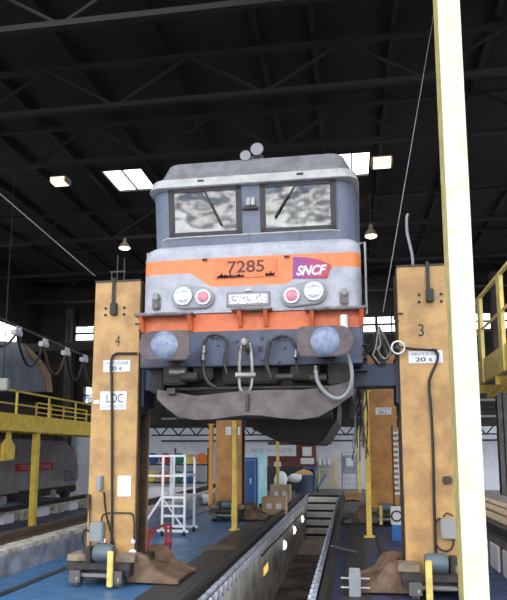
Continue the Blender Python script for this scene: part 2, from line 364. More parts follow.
MB().box(PL, PL+.05, p.y-.32, p.y+.32, p.z-.1, p.z+.1).build('housing', mat('pit_box', s2l(170,150,110), .5), t, bev=.01)
MB().box(PL+.05, PL+.06, p.y-.28, p.y+.28, p.z-.07, p.z+.07).build('lens', emis('yellow_lens', s2l(244,206,120), .9), t)
one(MB().tube(smooth_path([PXX(x, y, PL+.03) for x, y in ((262,556), (268,549), (276,541), (284,533), (294,522), (302,513))]), .016), 'pit_cable', BLK, 'black cable strung between the lamps on the pit wall', 'cable')

struct(MB().box(PL+.02, PR-.02, 18.6, 21.2, -1.35, -1.26), 'trim_70', mat('pit_landing', s2l(222,200,186), .7, 0, s2l(170,146,130), 3, .6), bev=.01)
# raised plinths
KD = mat('plinth_face', s2l(150,156,170), .7, 0, s2l(96,92,100), 3, .8)
struct(MB().box(-5.1, -4.45, Y0, 24, -.5, .26), 'trim_20', KD, bev=.01)
struct(MB().box(-5.1, -4.5, Y0, 24, .26, .33), 'trim_21', KERB, bev=.01)
rb = MB().prism([(-4.86+a_, .33+b_) for a_, b_ in pr], Y0, 24)
one(rb, 'rail', RST, 'rusty rail lying on the pale plinth left of the blue floor', 'rail')
struct(MB().box(1.95, 4.1, 7.3, 22, 0, .42), 'trim_22', mat('right_plinth', s2l(128,118,112), .7, 0, s2l(84,72,66), 3, .8), bev=.01)
t = thing('plinth_panel_row', 'row of white framed panels on the side of the right plinth', 'panels', (1.93, 8, 0))
for k in range(14):
    y = 7.5+k*.75; MB().box(1.92, 1.95, y, y+.5, .0, .34).build('panel', WHT, t, bev=.01)
one(MB().prism([(2.06+a_, .42+b_) for a_, b_ in pr], 7.3, 22), 'rail', DST, 'dark rail on top of the right hand plinth', 'rail')
for k in range(3):
    p = 2.3+k*.36
    one(MB().box(p, p+.27, 9.5, 19.5, .42, .5), 'timber_baulk', mat('pale_timber', s2l(206,184,150), .7, 0, s2l(140,112,84), 6, .7),
        'long pale timber board on the right plinth, '+['nearest the rail', 'middle of three', 'furthest from the rail'][k], 'timber', 'timber boards on the right plinth', bev=.01)

# ------------------------------------------------------------------ lifting jacks
def make_jack(xc, yf, s, number, label, front):
    # s=+1: locomotive is on the +X side
    w, dep, H = .63, .52, 3.86
    t = thing('lifting_jack', label, 'lifting jack', (xc, yf, 0), 'lifting jacks')
    X = lambda a: xc+s*a
    m = JY if front else JYR
    mb = MB(); pts = [(X(-.315), yf), (X(.315), yf), (X(.315), yf+.05), (X(-.05), yf+.05), (X(-.05), yf+dep-.05), (X(.315), yf+dep-.05), (X(.315), yf+dep), (X(-.315), yf+dep)]
    mb.prism(pts, .16, H, 'z'); mb.build('column', m, t, bev=.004)
    MB().prism([(X(-.32), yf-.012), (X(.32), yf-.012), (X(.32), yf+dep), (X(-.32), yf+dep)], H, H+.02, 'z').build('top_plate', DST, t)
    MB().box(min(X(.22), X(.325)), max(X(.22), X(.325)), yf+.052, yf+.12, .2, H).build('guide_rail', BRN, t)
    MB().box(min(X(.22), X(.325)), max(X(.22), X(.315)), yf+dep-.12, yf+dep-.052, .2, H).build('guide_rail', BRN, t)
    MB().cyl((X(.12), yf+dep/2, .2), (X(.12), yf+dep/2, H), .045, 12).build('lead_screw', DST, t, smooth=True)
    # lifting carriage and beam towards the locomotive
    MB().box(min(X(.14), X(.33)), max(X(.14), X(.33)), yf+.125, yf+dep-.125, 2.1, 2.95).build('lifting_carriage', LIFTB, t, bev=.01)
    # base
    for q in (-1, 1):
        MB().box(xc+q*.33-.06, xc+q*.33+.06, yf-.36, yf+dep+.3, .12, .28).build('side_beam', DST, t, bev=.008)
        MB().box(xc+q*.31-.12, xc+q*.31+.12, yf-.3, yf-.0, .28, .36).build('bracket', mat('bracket_tan', s2l(150,132,110), .6, 0, s2l(96,84,74), 8, .8), t, bev=.008)
        for yy in (yf-.36, yf+dep+.25):
            wl = MB().lathe((xc+q*.26-.035, yy, .085), (1,0,0), [(0, .05), (0, .085), (.06, .085), (.06, .1), (.075, .1), (.075, .04)], 18).build('wheel', STL if front else DST, t, smooth=True)
        MB().box(xc+q*.26-.07, xc+q*.26+.07, yf-.45, yf-.41, .06, .2).build('wheel_guard', mat('guard_grey', s2l(96,92,90), .5), t, bev=.006)
    MB().box(xc-.4, xc+.4, yf-.38, yf-.3, .2, .27).build('cross_beam', DST, t)
    MB().box(xc-.3, xc+.3, yf-.4, yf-.36, .12, .16).build('tow_bar', STL, t)
    MB().box(xc-.3, xc+.3, yf-.28, yf+dep, .08, .17).build('base_plate', DST, t)
    mo = MB().lathe((xc-.12, yf-.18, .36), (1,0,0), [(0, .06), (0, .1), (.04, .115), (.2, .115), (.24, .1), (.24, .05)], 18).build('motor', MOT, t, smooth=True)
    MB().box(xc-.05, xc+.08, yf-.24, yf-.12, .17, .27).build('motor_foot', DST, mo, ROOT[t.name])
    MB().box(X(-.24), X(-.14), yf-.28, yf-.06, .17, .44).build('gearbox', DST, t, bev=.015) if s > 0 else MB().box(X(-.14), X(-.24), yf-.28, yf-.06, .17, .44).build('gearbox', DST, t, bev=.015)
    lx = X(.2) if s > 0 else X(.12)
    MB().box(lx-.035, lx+.035, yf-.5, yf-.46, .03, .44).build('lever', YELP, t, bev=.008)
    # foot arm running to the rail
    ft = MB()
    prof = [(X(.3), .03), (X(.3), .34), (X(.42), .37), (X(.55), .34), (X(.66), .18), (X(.86), .09), (X(.95), .07), (X(.95), .02)]
    ft.prism(prof, yf-.2, yf-.12); ft.prism(prof, yf+dep+.1, yf+dep+.18)
    ft.prism([(X(.3), .02), (X(.3), .2), (X(.5), .16), (X(.93), .06), (X(.93), .02)], yf-.12, yf+dep+.1)
    ft.build('foot_arm', mat('foot_brown', s2l(132,104,82), .7, 0, s2l(84,66,54), 6, .8), t, bev=.01)
    # upper front fittings
    bx = X(-.05)
    for (dx, dz) in ((-.13, 0), (-.13, -.09), (.13, 0), (.13, -.09)):
        MB().lathe((bx+dx+.02, yf, 3.5+dz), (0,-1,0), [(0, .018), (.014, .018), (.02, .01)], 10).build('bolt', DST, t)
    sw = MB().box(bx-.02, bx+.02, yf-.035, yf-.01, 3.45, H+.05).build('limit_rod', BLK, t)
    MB().box(bx-.03, bx+.06, yf-.07, yf-.005, 3.4, 3.56).build('limit_switch', BLK, t, bev=.01)
    if number:
        text('number', number, (xc+(.02 if s > 0 else -.05), yf-.004, 3.06), .065, .15, INK, t)
    # hook for the cable
    MB().tube(smooth_path([(X(.26), yf-.01, 3.27), (X(.31), yf-.03, 3.27), (X(.36), yf-.03, 3.24), (X(.36), yf-.03, 3.19), (X(.31), yf-.03, 3.18)]), .009).build('hook', DST, t)
    return t
JL = thing_l = make_jack(-3.035, 7.7, 1, '4', 'ochre steel lifting jack with the number 4, front left of the raised locomotive', True)
JR = make_jack(.92, 7.6, -1, '3', 'ochre steel lifting jack with the number 3, front right behind the cream column', True)
RL = make_jack(-2.93, 14.9, 1, None, 'ochre rear jack left of the pit, partly hidden under the locomotive', False)
RR = make_jack(PY(385.5, 519, 14.6).x, 14.6, -1, None, 'ochre rear jack right of the pit, seen between locomotive and jack 3', False)
def sign(t, px, py, Y, w, h, kind):
    p = PY(px, py, Y); root = ROOT[t.name]
    s_ = MB().box(p.x-w/2, p.x+w/2, Y-.008, Y-.001, p.z-h/2, p.z+h/2).build('sign_plate', PAPER, t)
    if kind == '20':
        for q, st, ww, hh, dz in ((0, 'CAPACITE DE LEVAGE', .84, .24, .24), (-.02, '20 t', .5, .34, -.2)):
            o = text('lettering', st, (p.x+q, Y-.0095, p.z+dz*h), w*ww, h*hh, INK, s_, bold=.02 if kind == '20' and q else 0)
    elif kind == 'LOC':
        text('lettering', 'LOC', (p.x+.02, Y-.0095, p.z+.12*h), w*.62, h*.46, INK, s_)
        text('lettering', 'LOCATION DE LEVAGE', (p.x, Y-.0095, p.z-.33*h), w*.86, h*.13, mat('grey_ink', (.2,.2,.25), .6), s_)
    return s_
sign(JL, 117, 366, 7.7, .37, .155, '20'); sign(JL, 113.5, 400.5, 7.7, .36, .24, 'LOC')
p = PY(96.5, 402, 7.7); MB().box(p.x-.035, p.x+.04, 7.692, 7.699, p.z-.025, p.z+.025).build('sticker', PAPER, JL)
p = PY(124.5, 486, 7.7); MB().box(p.x-.09, p.x+.09, 7.69, 7.699, p.z-.13, p.z+.13).build('paper_notice', PAPER, JL)
sign(JR, 425.5, 357, 7.6, .40, .15, '20'); sign(RR, 383.5, 411, 14.6, .36, .16, '20')
for px, mm in ((228.5, PAPER), (237.5, PAPER)):
    p = PY(px, 431, 14.9); MB().box(p.x-.07, p.x+.07, 14.89, 14.899, p.z-.1, p.z+.1).build('sticker', mm, RL)
# rods above jack 4
b0 = PY(116, 272, 7.9).x
for dx in (-.06, .02, .12):
    hh = {-.06: .2, .02: .42, .12: .38}[dx]
    MB().cyl((b0+dx, 7.9, 3.87), (b0+dx, 7.9, 3.87+hh), .01, 8).build('top_rod', DST, JL)
MB().box(b0-.08, b0+.14, 7.89, 7.91, 4.05, 4.07).build('rod_tie', DST, JL)
# rods above jack 3
q0 = PY(411, 262, 7.6)
MB().tube(smooth_path([(q0.x+.03, 7.63, 3.6), (q0.x+.02, 7.63, 4.0), (q0.x-.03, 7.63, 4.3), (q0.x-.03, 7.63, 4.5), (q0.x-.01, 7.63, 4.55)]), .018).build('top_hose', GRYP, JR, smooth=True)
# wiring of jack 4
def jw(t, Y, pts, r, nm='cable', m=BLK): return MB().tube(smooth_path([PY(x, y, Y-.02-r) for x, y in pts]), r).build(nm, m, t, smooth=True)
jw(JL, 7.7, ((137,353.5), (125,353.5), (116,354), (111.5,360), (111.5,380), (112,420), (112,470), (112,520), (111,552)), .017)
jw(JL, 7.7, ((104,492), (105,505), (107,518), (109,524)), .012)
jw(JL, 7.7, ((101,522), (103,515), (110,513), (125,513), (132,514), (134,522), (134,540)), .010)
jw(JL, 7.7, ((92,533), (85,530), (82.5,540), (86,550), (95,553), (103,550), (106,542)), .011)
jw(JL, 7.7, ((98,541), (102,550), (110,554), (114,545), (110,530), (107,520)), .010)
jw(JL, 7.7, ((103,541), (107,551), (113,548), (112,536)), .008)
jw(JL, 7.7, ((89.5,508), (90,530), (90,562)), .009, m=BRN)
def jb(t, Y, px, py, w, h, d, nm, m): 
    p = PY(px, py, Y); return MB().box(p.x-w/2, p.x+w/2, Y-d, Y-.001, p.z-h/2, p.z+h/2).build(nm, m, t, bev=.012)
cb_ = jb(JL, 7.7, 99.5, 531, .17, .24, .12, 'control_box', mat('box_grey', s2l(138,144,146), .4))
for k in range(4):
    p = PY(95+k*3, 543, 7.6); MB().cyl((p.x, 7.62, p.z), (p.x, 7.62, p.z+.05), .012, 8).build('cable_gland', WHT, cb_, ROOT[JL.name])
jb(JL, 7.7, 101, 483, .07, .19, .08, 'push_button_station', GRYP)
jb(JL, 7.7, 89.5, 502, .055, .2, .05, 'limit_box', RST)
jb(JL, 7.7, 134, 541, .05, .06, .05, 'junction_box', WHT)
p = PY(133, 553, 7.7); MB().lathe((p.x, 7.7, p.z), (0,-1,0), [(0, .05), (.03, .05), (.04, .04)], 20).build('gauge', WHT, JL, smooth=True)
# wiring of jack 3
jw(JR, 7.6, ((403,347.5), (415,349), (432,350), (437,350)), .014)
jw(JR, 7.6, ((432,349), (437,353), (437,361), (431,375), (429,385), (431,410), (433,450), (434,500), (436,560)), .016)
cb2 = jb(JR, 7.6, 448, 528, .19, .22, .12, 'control_box', mat('box_grey2', s2l(150,150,148), .4))
jw(JR, 7.6, ((440,518), (436,522), (435,535), (437,546), (445,551), (452,548), (454,538)), .010)
jw(JR, 7.6, ((443,517), (447,513), (453,516)), .008)
jb(JR, 7.6, 447, 480, .1, .09, .04, 'stain_cover', RST)
p = PY(398, 347.5, 7.5)
hw = MB().torus(p, (0,1,0), .075, .012, 24, 6).build('hand_wheel', WHT, JR, smooth=True)
MB().box(p.x-.07, p.x+.07, 7.49, 7.51, p.z-.01, p.z+.01).cyl((p.x, 7.47, p.z), (p.x, 7.6, p.z), .03, 12).build('hub', DST, hw, ROOT[JR.name])
# right claw base near the pit and boxes behind jack 3
g = PZ(352, 597, 0)
t = thing('rail_clamp', 'steel rail clamp with two bolts beside the pit at lower right', 'clamp', (g.x, 7.3, 0))
MB().box(g.x-.03, g.x+.1, 7.25, 7.3, .0, .27).build('plate', GRYP, t, bev=.01)
MB().box(g.x-.03, g.x+.1, 7.5, 7.55, 0, .27).build('plate', GRYP, t, bev=.01)
for z in (.1, .2): MB().cyl((g.x-.12, 7.28, z), (g.x+.2, 7.28, z), .016, 8).build('bolt', STL, t)
MB().box(g.x, g.x+.1, 7.32, 7.5, .1, .2).build('block', DST, t)
g = PZ(397, 540, 0)
t = thing('toolbox', 'small blue box with white lid standing left of jack 3', 'box', (g.x, g.y, 0))
MB().box(g.x-.09, g.x+.09, g.y-.1, g.y+.1, 0, .28).build('body', mat('tool_blue', s2l(50,110,180), .4), t, bev=.01)
MB().box(g.x-.1, g.x+.1, g.y-.11, g.y+.11, .28, .6).build('lid', WHT, t, bev=.01)
MB().torus((g.x, g.y-.12, .44), (0,1,0), .09, .015, 20, 6).build('cable_coil', BLK, t)
g = PZ(325, 557, 0); g2 = PZ(347, 553, 0)
one(MB().bar((g.x+.1, g.y, .17), (g2.x+.15, g2.y, .02), .05, .02), 'metal_bar', STL, 'flat pale metal bar lying across the rail right of the pit', 'bar')

# ------------------------------------------------------------------ locomotive
CX = -1.2; YN = 7.35
def Lz(y, Y=YN): return PY(251, y, Y).z
ZSILL = Lz(312); ZN = Lz(240); ZT = 0; ZB0 = 0; ZB1 = 0
LOC = thing('locomotive', 'grey and orange electric locomotive number 7285 raised on jacks', 'locomotive', (CX, YN, Lz(366)))
zl = ROOT[LOC.name].z
ZT = Lz(257)-zl; ZB0 = Lz(286)-zl; ZB1 = Lz(271)-zl
NOSE = nose_paint()
YE = 22.5
def outline(hw, yf, r, wx=(), hb=1.385, bow=.03):
    pts = [(-hb, YE), (-hb, yf+.9), (-hw, yf+r)]
    for k in range(1, 6):
        a = PI/2*k/5; pts.append((-hw+r-r*math.cos(a), yf+r-r*math.sin(a)))
    for x in wx: pts.append((x, yf))
    pts += [(-x, y) for x, y in reversed(pts[:8])]
    return [(x, y-bow*(1-(x/hw)**2) if y < yf+.3 else y) for x, y in pts]
def loft(secs, name, m, parent, skip=None, cap=(True, True), wx=()):
    mb = MB(); vs = []; fs = []; n = None
    for (z, hw, yf, r) in secs:
        o = outline(hw, yf, r, wx); n = len(o); vs += [(CX+x, y, z) for x, y in o]
    for i in range(len(secs)-1):
        for k in range(n):
            if skip and skip(i, k): continue
            fs.append((i*n+k, i*n+(k+1) % n, (i+1)*n+(k+1) % n, (i+1)*n+k))
    if cap[0]: fs.append(tuple(range(n))[::-1])
    if cap[1]: fs.append(tuple(range((len(secs)-1)*n, len(secs)*n)))
    mb.add(vs, fs); return mb.build(name, m, parent, smooth=True)
NB = [(ZSILL, 1.37, YN, .13), (ZN-.2, 1.37, YN, .13), (ZN-.12, 1.365, YN+.01, .14), (ZN-.06, 1.35, YN+.04, .16), (ZN-.01, 1.33, YN+.11, .2), (ZN+.02, 1.32, YN+.2, .2)]
loft(NB, 'body_front', NOSE, LOC, wx=(-.6, 0, .6))
# cab upper: windows left open
WI, WO = .125, 1.05
YW0, YW1 = YN+.24, YN+.10         # windscreen leans forward towards its top
zw0 = Lz(233.5, YW0); zw1 = Lz(189, YW1); zt = Lz(180, YW1)
def yat(z): return YW0+(YW1-YW0)*(z-ZN)/(zt-ZN)
CABS = [(ZN, 1.32, yat(ZN), .2), (zw0, 1.32, yat(zw0), .2), (zw1, 1.32, yat(zw1), .2), (zt, 1.32, yat(zt), .2)]
loft(CABS, 'cab_shell', BLUG, LOC, wx=(-WO, -WI, WI, WO), skip=lambda i, k: i == 1 and k in (8, 10), cap=(False, False))
# interior
MB().box(CX-1.15, CX+1.15, YN+1.9, YN+1.95, ZN, zt).build('cab_rear_wall', mat('cab_inner', s2l(110,112,108), .7), LOC)
MB().box(CX-1.15, CX+1.15, YN+.5, YN+1.0, ZN-.1, ZN+.12).build('control_desk', mat('desk', (.05,.055,.06), .6), LOC)
cur = MB()
def curtain(x0, x1, m):
    mb = MB(); n = 14; pts = []
    for i in range(n+1): pts.append((x0+(x1-x0)*i/n, YN+.36+.02*math.sin(i*1.9)))
    pts += [(x, y+.01) for x, y in reversed(pts)]
    return mb.prism(pts, zw0-.05, zw1+.05, 'z').build('curtain', m, LOC)
CURT = mat('olive_curtain', s2l(74,76,60), .9, 0, s2l(54,54,44), 20, .6)
curtain(CX+.27, CX+.55, CURT); curtain(CX+.58, CX+.78, mat('pale_curtain', s2l(140,138,116), .9))
# visor + roof
zv0 = Lz(183, YN+.02); zv1 = Lz(173.5, YN+.05)
loft([(zv0, 1.36, YN+.03, .2), (zv0+.01, 1.37, YN+.02, .2), (zv1-.01, 1.335, YN+.06, .2), (zv1, 1.33, YN+.09, .2)], 'visor', VIS, LOC)
zr = Lz(161, YN+.5)
loft([(zv1, 1.325, YN+.1, .2), (zv1+.1, 1.26, YN+.2, .2), (zr-.07, 1.2, YN+.32, .2), (zr-.03, 1.13, YN+.42, .2), (zr, .5, YN+.5, .2)], 'roof', ROOFG, LOC)
for x in (-1.0, -.75, -.5, .35, .75, 1.0):
    MB().lathe((CX+x, YN+.16, zv1+.03), (0,-.8,.5), [(0, .02), (.02, .02), (.03, .01)], 8).build('roof_bolt', STL, LOC)
# body skirt behind, solebar
MB().box(CX-1.385, CX+1.385, YN+.35, YE, Lz(352), ZSILL+.01).build('solebar', BEAM, LOC, bev=.01)
# window frames, glass, wipers
def yp(z): return yat(z)-.03
FRM = mat('window_rubber', s2l(62,58,62), .6)
for s_ in (-1, 1):
    a0, a1 = (CX+WI-.005, CX+WO+.03) if s_ > 0 else (CX-WO-.03, CX-WI+.005)
    def slab(x0, x1, z0, z1, th, off):
        ya, yb_ = yp(z0)-off, yp(z1)-off
        return MB().add([(x0, ya, z0), (x1, ya, z0), (x1, yb_, z1), (x0, yb_, z1), (x0, ya+th, z0), (x1, ya+th, z0), (x1, yb_+th, z1), (x0, yb_+th, z1)],
                        [(0,1,2,3), (7,6,5,4), (0,4,5,1), (1,5,6,2), (2,6,7,3), (3,7,4,0)])
    fr = slab(a0, a0+.07, zw0-.03, zw1+.05, .05, .015)
    for q in ((a1-.07, a1, zw0-.03, zw1+.05), (a0, a1, zw0-.03, zw0+.03), (a0, a1, zw1-.0, zw1+.05)):
        e = slab(*q, .05, .015); fr.add(e.v, e.f)
    fo = fr.build('windscreen_frame', FRM, LOC)
    slab(a0+.06, a1-.06, zw0+.02, zw1+.01, .01, -.0).build('windscreen', GLW, fo, ROOT[LOC.name])
pl_, pr_ = PY(203, 184, YN+.05), PY(184+37, 225, YN+.1)
for (a_, b_) in (((201,184), (221,225)), ((300,177), (275,218))):
    A = PY(a_[0], a_[1], YN+.06); B = PY(b_[0], b_[1], YN+.13); M_ = A.lerp(B, .35)
    wq = MB().bar(A, B, .014, .014).build('wiper', DST, LOC)
    MB().bar(A.lerp(B, .45)+Vector((0,-.015,0)), B+Vector((0,-.01,0)), .028, .02).build('wiper_blade', BLK, wq, ROOT[LOC.name])
    MB().box(A.x-.05, A.x+.05, A.y-.03, A.y+.08, A.z-.03, A.z+.05).build('wiper_motor', DST, wq, ROOT[LOC.name], bev=.008)
# centre box between the windscreens
for dx in (-.025, .035):
    MB().box(CX+dx-.026, CX+dx+.026, YN+.06, YN+.2, Lz(203), Lz(195)).build('pillar_box', VIS, LOC, bev=.006)
MB().box(CX-.1, CX+.1, YN+.08, YN+.2, Lz(206), Lz(203.5)).build('pillar_bracket', DST, LOC)
# horns on roof
for (px, py, r, dy) in ((246, 157.5, .072, .3), (257.5, 151, .085, .3)):
    p = PY(px, py, YN+.35)
    MB().lathe((p.x, p.y-.06, p.z), (0,1,0), [(0, .03), (0, r), (.03, r), (.12, r*.5), (.3, .03)], 20).build('horn', mat('horn_grey', s2l(140,140,142), .5), LOC, smooth=True)
MB().box(CX-.12, CX+.12, YN+.4, YN+.9, zr-.06, zr+.02).build('horn_bracket', ROOFG, LOC)
# handrail under windows
zh = Lz(235.5, YN+.02)
MB().tube([(CX-1.13, YN+.05, zh-.05), (CX-1.12, YN+.01, zh-.01), (CX-1.05, YN-.01, zh)]+[(CX-1.05+k*.21, YN-.03, zh) for k in range(1, 10)]+[(CX+1.05, YN-.01, zh), (CX+1.12, YN+.01, zh-.01), (CX+1.13, YN+.05, zh-.05)], .011, 8).build('handrail', VIS, LOC)
for x in (-1.05, -.62, 0, .62, 1.05): MB().cyl((CX+x, YN-.03, zh), (CX+x, YN+.08, zh-.05), .009, 6).build('rail_post', VIS, LOC)
# number plate
def yface(dx): return YN-.03*(1-(dx/1.315)**2)
def plate(px, py, w, h, d, nm, m, bev=.004, parent=None):
    p = PY(px, py, YN-.02); return p, MB().box(p.x-w/2, p.x+w/2, p.y-d, p.y+.03, p.z-h/2, p.z+h/2).build(nm, m, parent or LOC, bev=bev)
p, npl = plate(246, 268.5, .78, .24, .02, 'number_plate', mat('plate_orange', s2l(232,128,76), .5, 0, s2l(202,104,66), 8, .7))
text('digits', '7285', (p.x, p.y-.022, p.z+.02), .46, .155, mat('digit_dark', s2l(92,52,44), .6), npl, bold=.015)
st = MB()
for k in range(26):
    x = R.choice([R.uniform(-.36,-.08), R.uniform(.24,.36)]); w_ = R.uniform(.01,.03); st.box(p.x+x, p.x+x+w_, p.y-.0235, p.y-.021, p.z-.11, p.z-.11+R.uniform(.01,.06))
st.box(p.x-.36, p.x-.02, p.y-.0235, p.y-.021, p.z-.115, p.z-.085)
st.build('worn_paint', mat('worn', s2l(78,48,42), .8), npl)
for px in (205, 287):
    p = PY(px, 260 if px < 250 else 257, YN-.03); MB().cyl((p.x-.03, p.y-.02, p.z), (p.x+.03, p.y-.02, p.z), .014, 8).build('lifting_eye', RST, LOC)
# logo
def logo():
    m = bpy.data.materials.new('logo_gradient'); m.use_nodes = True; N = m.node_tree.nodes; L = m.node_tree.links; b = N['Principled BSDF']
    tc = N.new('ShaderNodeTexCoord'); sp = N.new('ShaderNodeSeparateXYZ'); L.new(tc.outputs['Generated'], sp.inputs[0])
    r = N.new('ShaderNodeValToRGB'); r.color_ramp.elements[0].color = (*s2l(136,52,140), 1); r.color_ramp.elements[1].color = (*s2l(196,40,64), 1)
    r.color_ramp.elements[0].position = .1; r.color_ramp.elements[1].position = .9
    L.new(sp.outputs['X'], r.inputs[0]); L.new(r.outputs[0], b.inputs['Base Color']); b.inputs['Roughness'].default_value = .4; return m
yl = YN-.03
pts = [PY(x, y, yl) for x, y in ((292.7,278.5), (293.2,257), (331,264.5), (327,277.5))]
mid = [pts[1], PY(308, 257.5, yl), PY(320, 260, yl)]
poly = [(pts[0].x, pts[0].z), (pts[3].x, pts[3].z), (pts[2].x, pts[2].z), (mid[2].x, mid[2].z), (mid[1].x, mid[1].z), (pts[1].x, pts[1].z)]
lg = MB().prism(poly, yl-.004, yl+.02).build('logo_plate', logo(), LOC)
p = PY(311.5, 270, yl-.006); text('logo_letters', 'SNCF', (p.x, yl-.0055, p.z), .37, .125, WHT, lg, shear=.35, bold=.035)
# lamps
for (cx_, cy_, rx, rr, sw_) in ((184, 297, 204, 298, -1), (314, 292, 292, 296.5, 1)):
    w_ = PY(cx_, cy_, YN-.04); r_ = PY(rx, rr, YN-.04); R1, R2 = .118, .098
    pod = MB(); pp = []
    A = (w_.x, w_.z, R1+.035); B = (r_.x, r_.z, R2+.035)
    if w_.x > r_.x: A, B = B, A
    for k in range(13):
        a = PI/2+PI*k/12; pp.append((A[0]+A[2]*math.cos(a), A[1]+A[2]*math.sin(a)))
    for k in range(13):
        a = -PI/2+PI*k/12; pp.append((B[0]+B[2]*math.cos(a), B[1]+B[2]*math.sin(a)))
    po = pod.prism(pp, YN-.075, YN+.05).build('lamp_housing', mat('lamp_pod', s2l(150,150,156), .5), LOC, bev=.01)
    for (c_, rad, mm, nm) in ((w_, R1, LAMPW, 'head_lamp'), (r_, R2, LAMPR, 'red_lamp')):
        lo = MB().lathe((c_.x, YN-.075, c_.z), (0,-1,0), [(0, rad*.8), (0, rad), (.025, rad), (.025, rad*.82)], 24).build(nm, CHR, po, ROOT[LOC.name], smooth=True)
        MB().lathe((c_.x, YN-.095, c_.z), (0,-1,0), [(0, rad*.84), (.012, rad*.6), (.018, rad*.2)], 24).build(nm+'_lens', mm, po, ROOT[LOC.name], smooth=True)
        for k in range(6):
            a = k*PI/3; MB().cb((c_.x+rad*math.cos(a), YN-.1, c_.z+rad*math.sin(a)), .014, .015, .014).build('clip', CHR, po, ROOT[LOC.name])
# maker plate
p, mp = plate(248.5, 299.5, .55, .19, .03, 'centre_panel', mat('panel_grey', s2l(132,132,140), .5), .012)
MB().box(p.x-.24, p.x+.24, p.y-.036, p.y-.03, p.z-.06, p.z+.06).build('panel_window', mat('faded_white', s2l(222,216,218), .4, 0, s2l(120,106,110), 40, .9, thr=(.5,.6)), mp)
MB().box(p.x-.04, p.x+.04, p.y-.035, p.y-.01, p.z+.1, p.z+.125).build('latch', CHR, mp)
for (px, py) in ((157, 302), (344, 297)):
    p = PY(px, py, YN); MB().box(p.x-.05, p.x+.05, p.y-.06, p.y+.1, p.z-.11, p.z+.07).build('socket', mat('socket_grey', s2l(122,116,114), .6, 0, s2l(90,84,80), 20, .7), LOC, bev=.02)
    MB().box(p.x-.03, p.x+.035, p.y-.09, p.y+.0, p.z-.0, p.z+.1).build('socket_lid', GRYP, LOC, bev=.01)
# foot boards
zs = ZSILL
for (xa, xb) in ((135, 194), (231, 272), (305, 367)):
    A = PY(xa, 318, YN-.1).x; B = PY(xb, 318, YN-.1).x; hgt = zs+.0
    if xa == 231: hgt += .03
    fb = MB().box(A, B, YN-.17, YN+.1, hgt-.035, hgt).build('footboard', mat('footboard_grey', s2l(150,146,150), .6, 0, s2l(100,92,90), 12, .8), LOC, bev=.012)
    for x in ((A+.08, B-.06) if xa != 231 else (A+.1, B-.08)):
        MB().prism([(YN-.14, hgt-.035), (YN+.02, hgt-.035), (YN+.02, hgt-.22), (YN-.03, hgt-.22)], x-.025, x+.025, 'x').build('bracket', ORG, fb, ROOT[LOC.name])
# orange valance and blue beam
zb1 = Lz(331)-.0; zb0 = Lz(366)
MB().box(CX-1.36, CX+1.36, YN-.0, YN+.3, zb1, zs).build('valance', ORG, LOC, bev=.01)
MB().box(CX-1.36, CX+1.36, YN-.05, YN+.36, zb0, zb1).build('buffer_beam', BEAM, LOC, bev=.01)
for (px, py) in ((237,341),(262,338),(279,338),(218,345),(226,362),(262,360),(279,362),(212,337),(285,348)):
    p = PY(px, py, YN-.05); MB().lathe((p.x, YN-.05, p.z), (0,-1,0), [(0, .02), (.015, .018), (.022, .008)], 10).build('rivet', BEAM, LOC)
# buffers
for (x0, x1, y0, y1, sx) in ((137, 190, 329, 361, -1), (297, 354, 324, 357, 1)):
    A = PY(x0, y1, 6.78); B = PY(x1, y0, 6.78); cx_ = (A.x+B.x)/2+sx*.0; cz_ = (A.z+B.z)/2; hw_, hh_ = (B.x-A.x)/2, .175
    pp = []
    for k in range(9):
        a = PI/2+PI*k/8
        pp.append((cx_+sx*(-hw_+.04+.0)-0, 0) if 0 else (cx_+sx*(hw_-.17)-sx*(.17*math.cos(a))*1, cz_+hh_*math.sin(a)))
    pp += [(cx_-sx*(hw_-.04), cz_-hh_), (cx_-sx*hw_, cz_-hh_+.05), (cx_-sx*hw_, cz_+hh_-.05), (cx_-sx*(hw_-.04), cz_+hh_)]
    bf = MB().lathe((cx_, YN-.05, cz_), (0,-1,0), [(0, .16), (.02, .16), (.02, .13), (.22, .13), (.22, .095), (.5, .095)], 20).build('buffer_stock', DST, LOC, smooth=True)
    MB().prism(pp, 6.80, 6.84).build('buffer_plate', BUFG, bf, ROOT[LOC.name], bev=.012)
    MB().lathe((cx_+sx*.0, 6.80, cz_), (0,-1,0), [(0, .165), (.008, .15), (.016, .1), (.02, .03)], 28).build('buffer_face', BUFB, bf, ROOT[LOC.name], smooth=True)
# coupling hook and shackles
zc = Lz(350); yq = YN-.05
MB().box(CX-.13, CX-.075, yq-.012, yq+.01, zc-.03, zc+.03).build('hook_slot', BLK, LOC)
MB().box(CX+.12, CX+.175, yq-.012, yq+.01, zc-.03, zc+.03).build('hook_slot', BLK, LOC)
hk = MB().prism([(yq, zc-.05), (yq-.28, zc-.06), (yq-.38, zc+.0), (yq-.37, zc+.07), (yq-.31, zc+.09), (yq-.3, zc+.03), (yq-.25, zc+.05), (yq-.2, zc+.1), (yq, zc+.07)], CX-.02, CX+.035, 'x').build('coupling_hook', STL, LOC, bev=.012)
for dx in (-.06, .065):
    MB().tube([(CX+dx*.6, yq-.16, zc+.04), (CX+dx, yq-.2, zc-.05), (CX+dx*1.2, yq-.2, zc-.2), (CX+dx*1.2, yq-.18, zc-.34)], .022, 8).build('shackle', STL, hk, ROOT[LOC.name], smooth=True)
MB().cyl((CX-.12, yq-.18, zc-.34), (CX+.12, yq-.18, zc-.34), .04, 12).build('coupling_nut', STL, hk, ROOT[LOC.name], smooth=True)
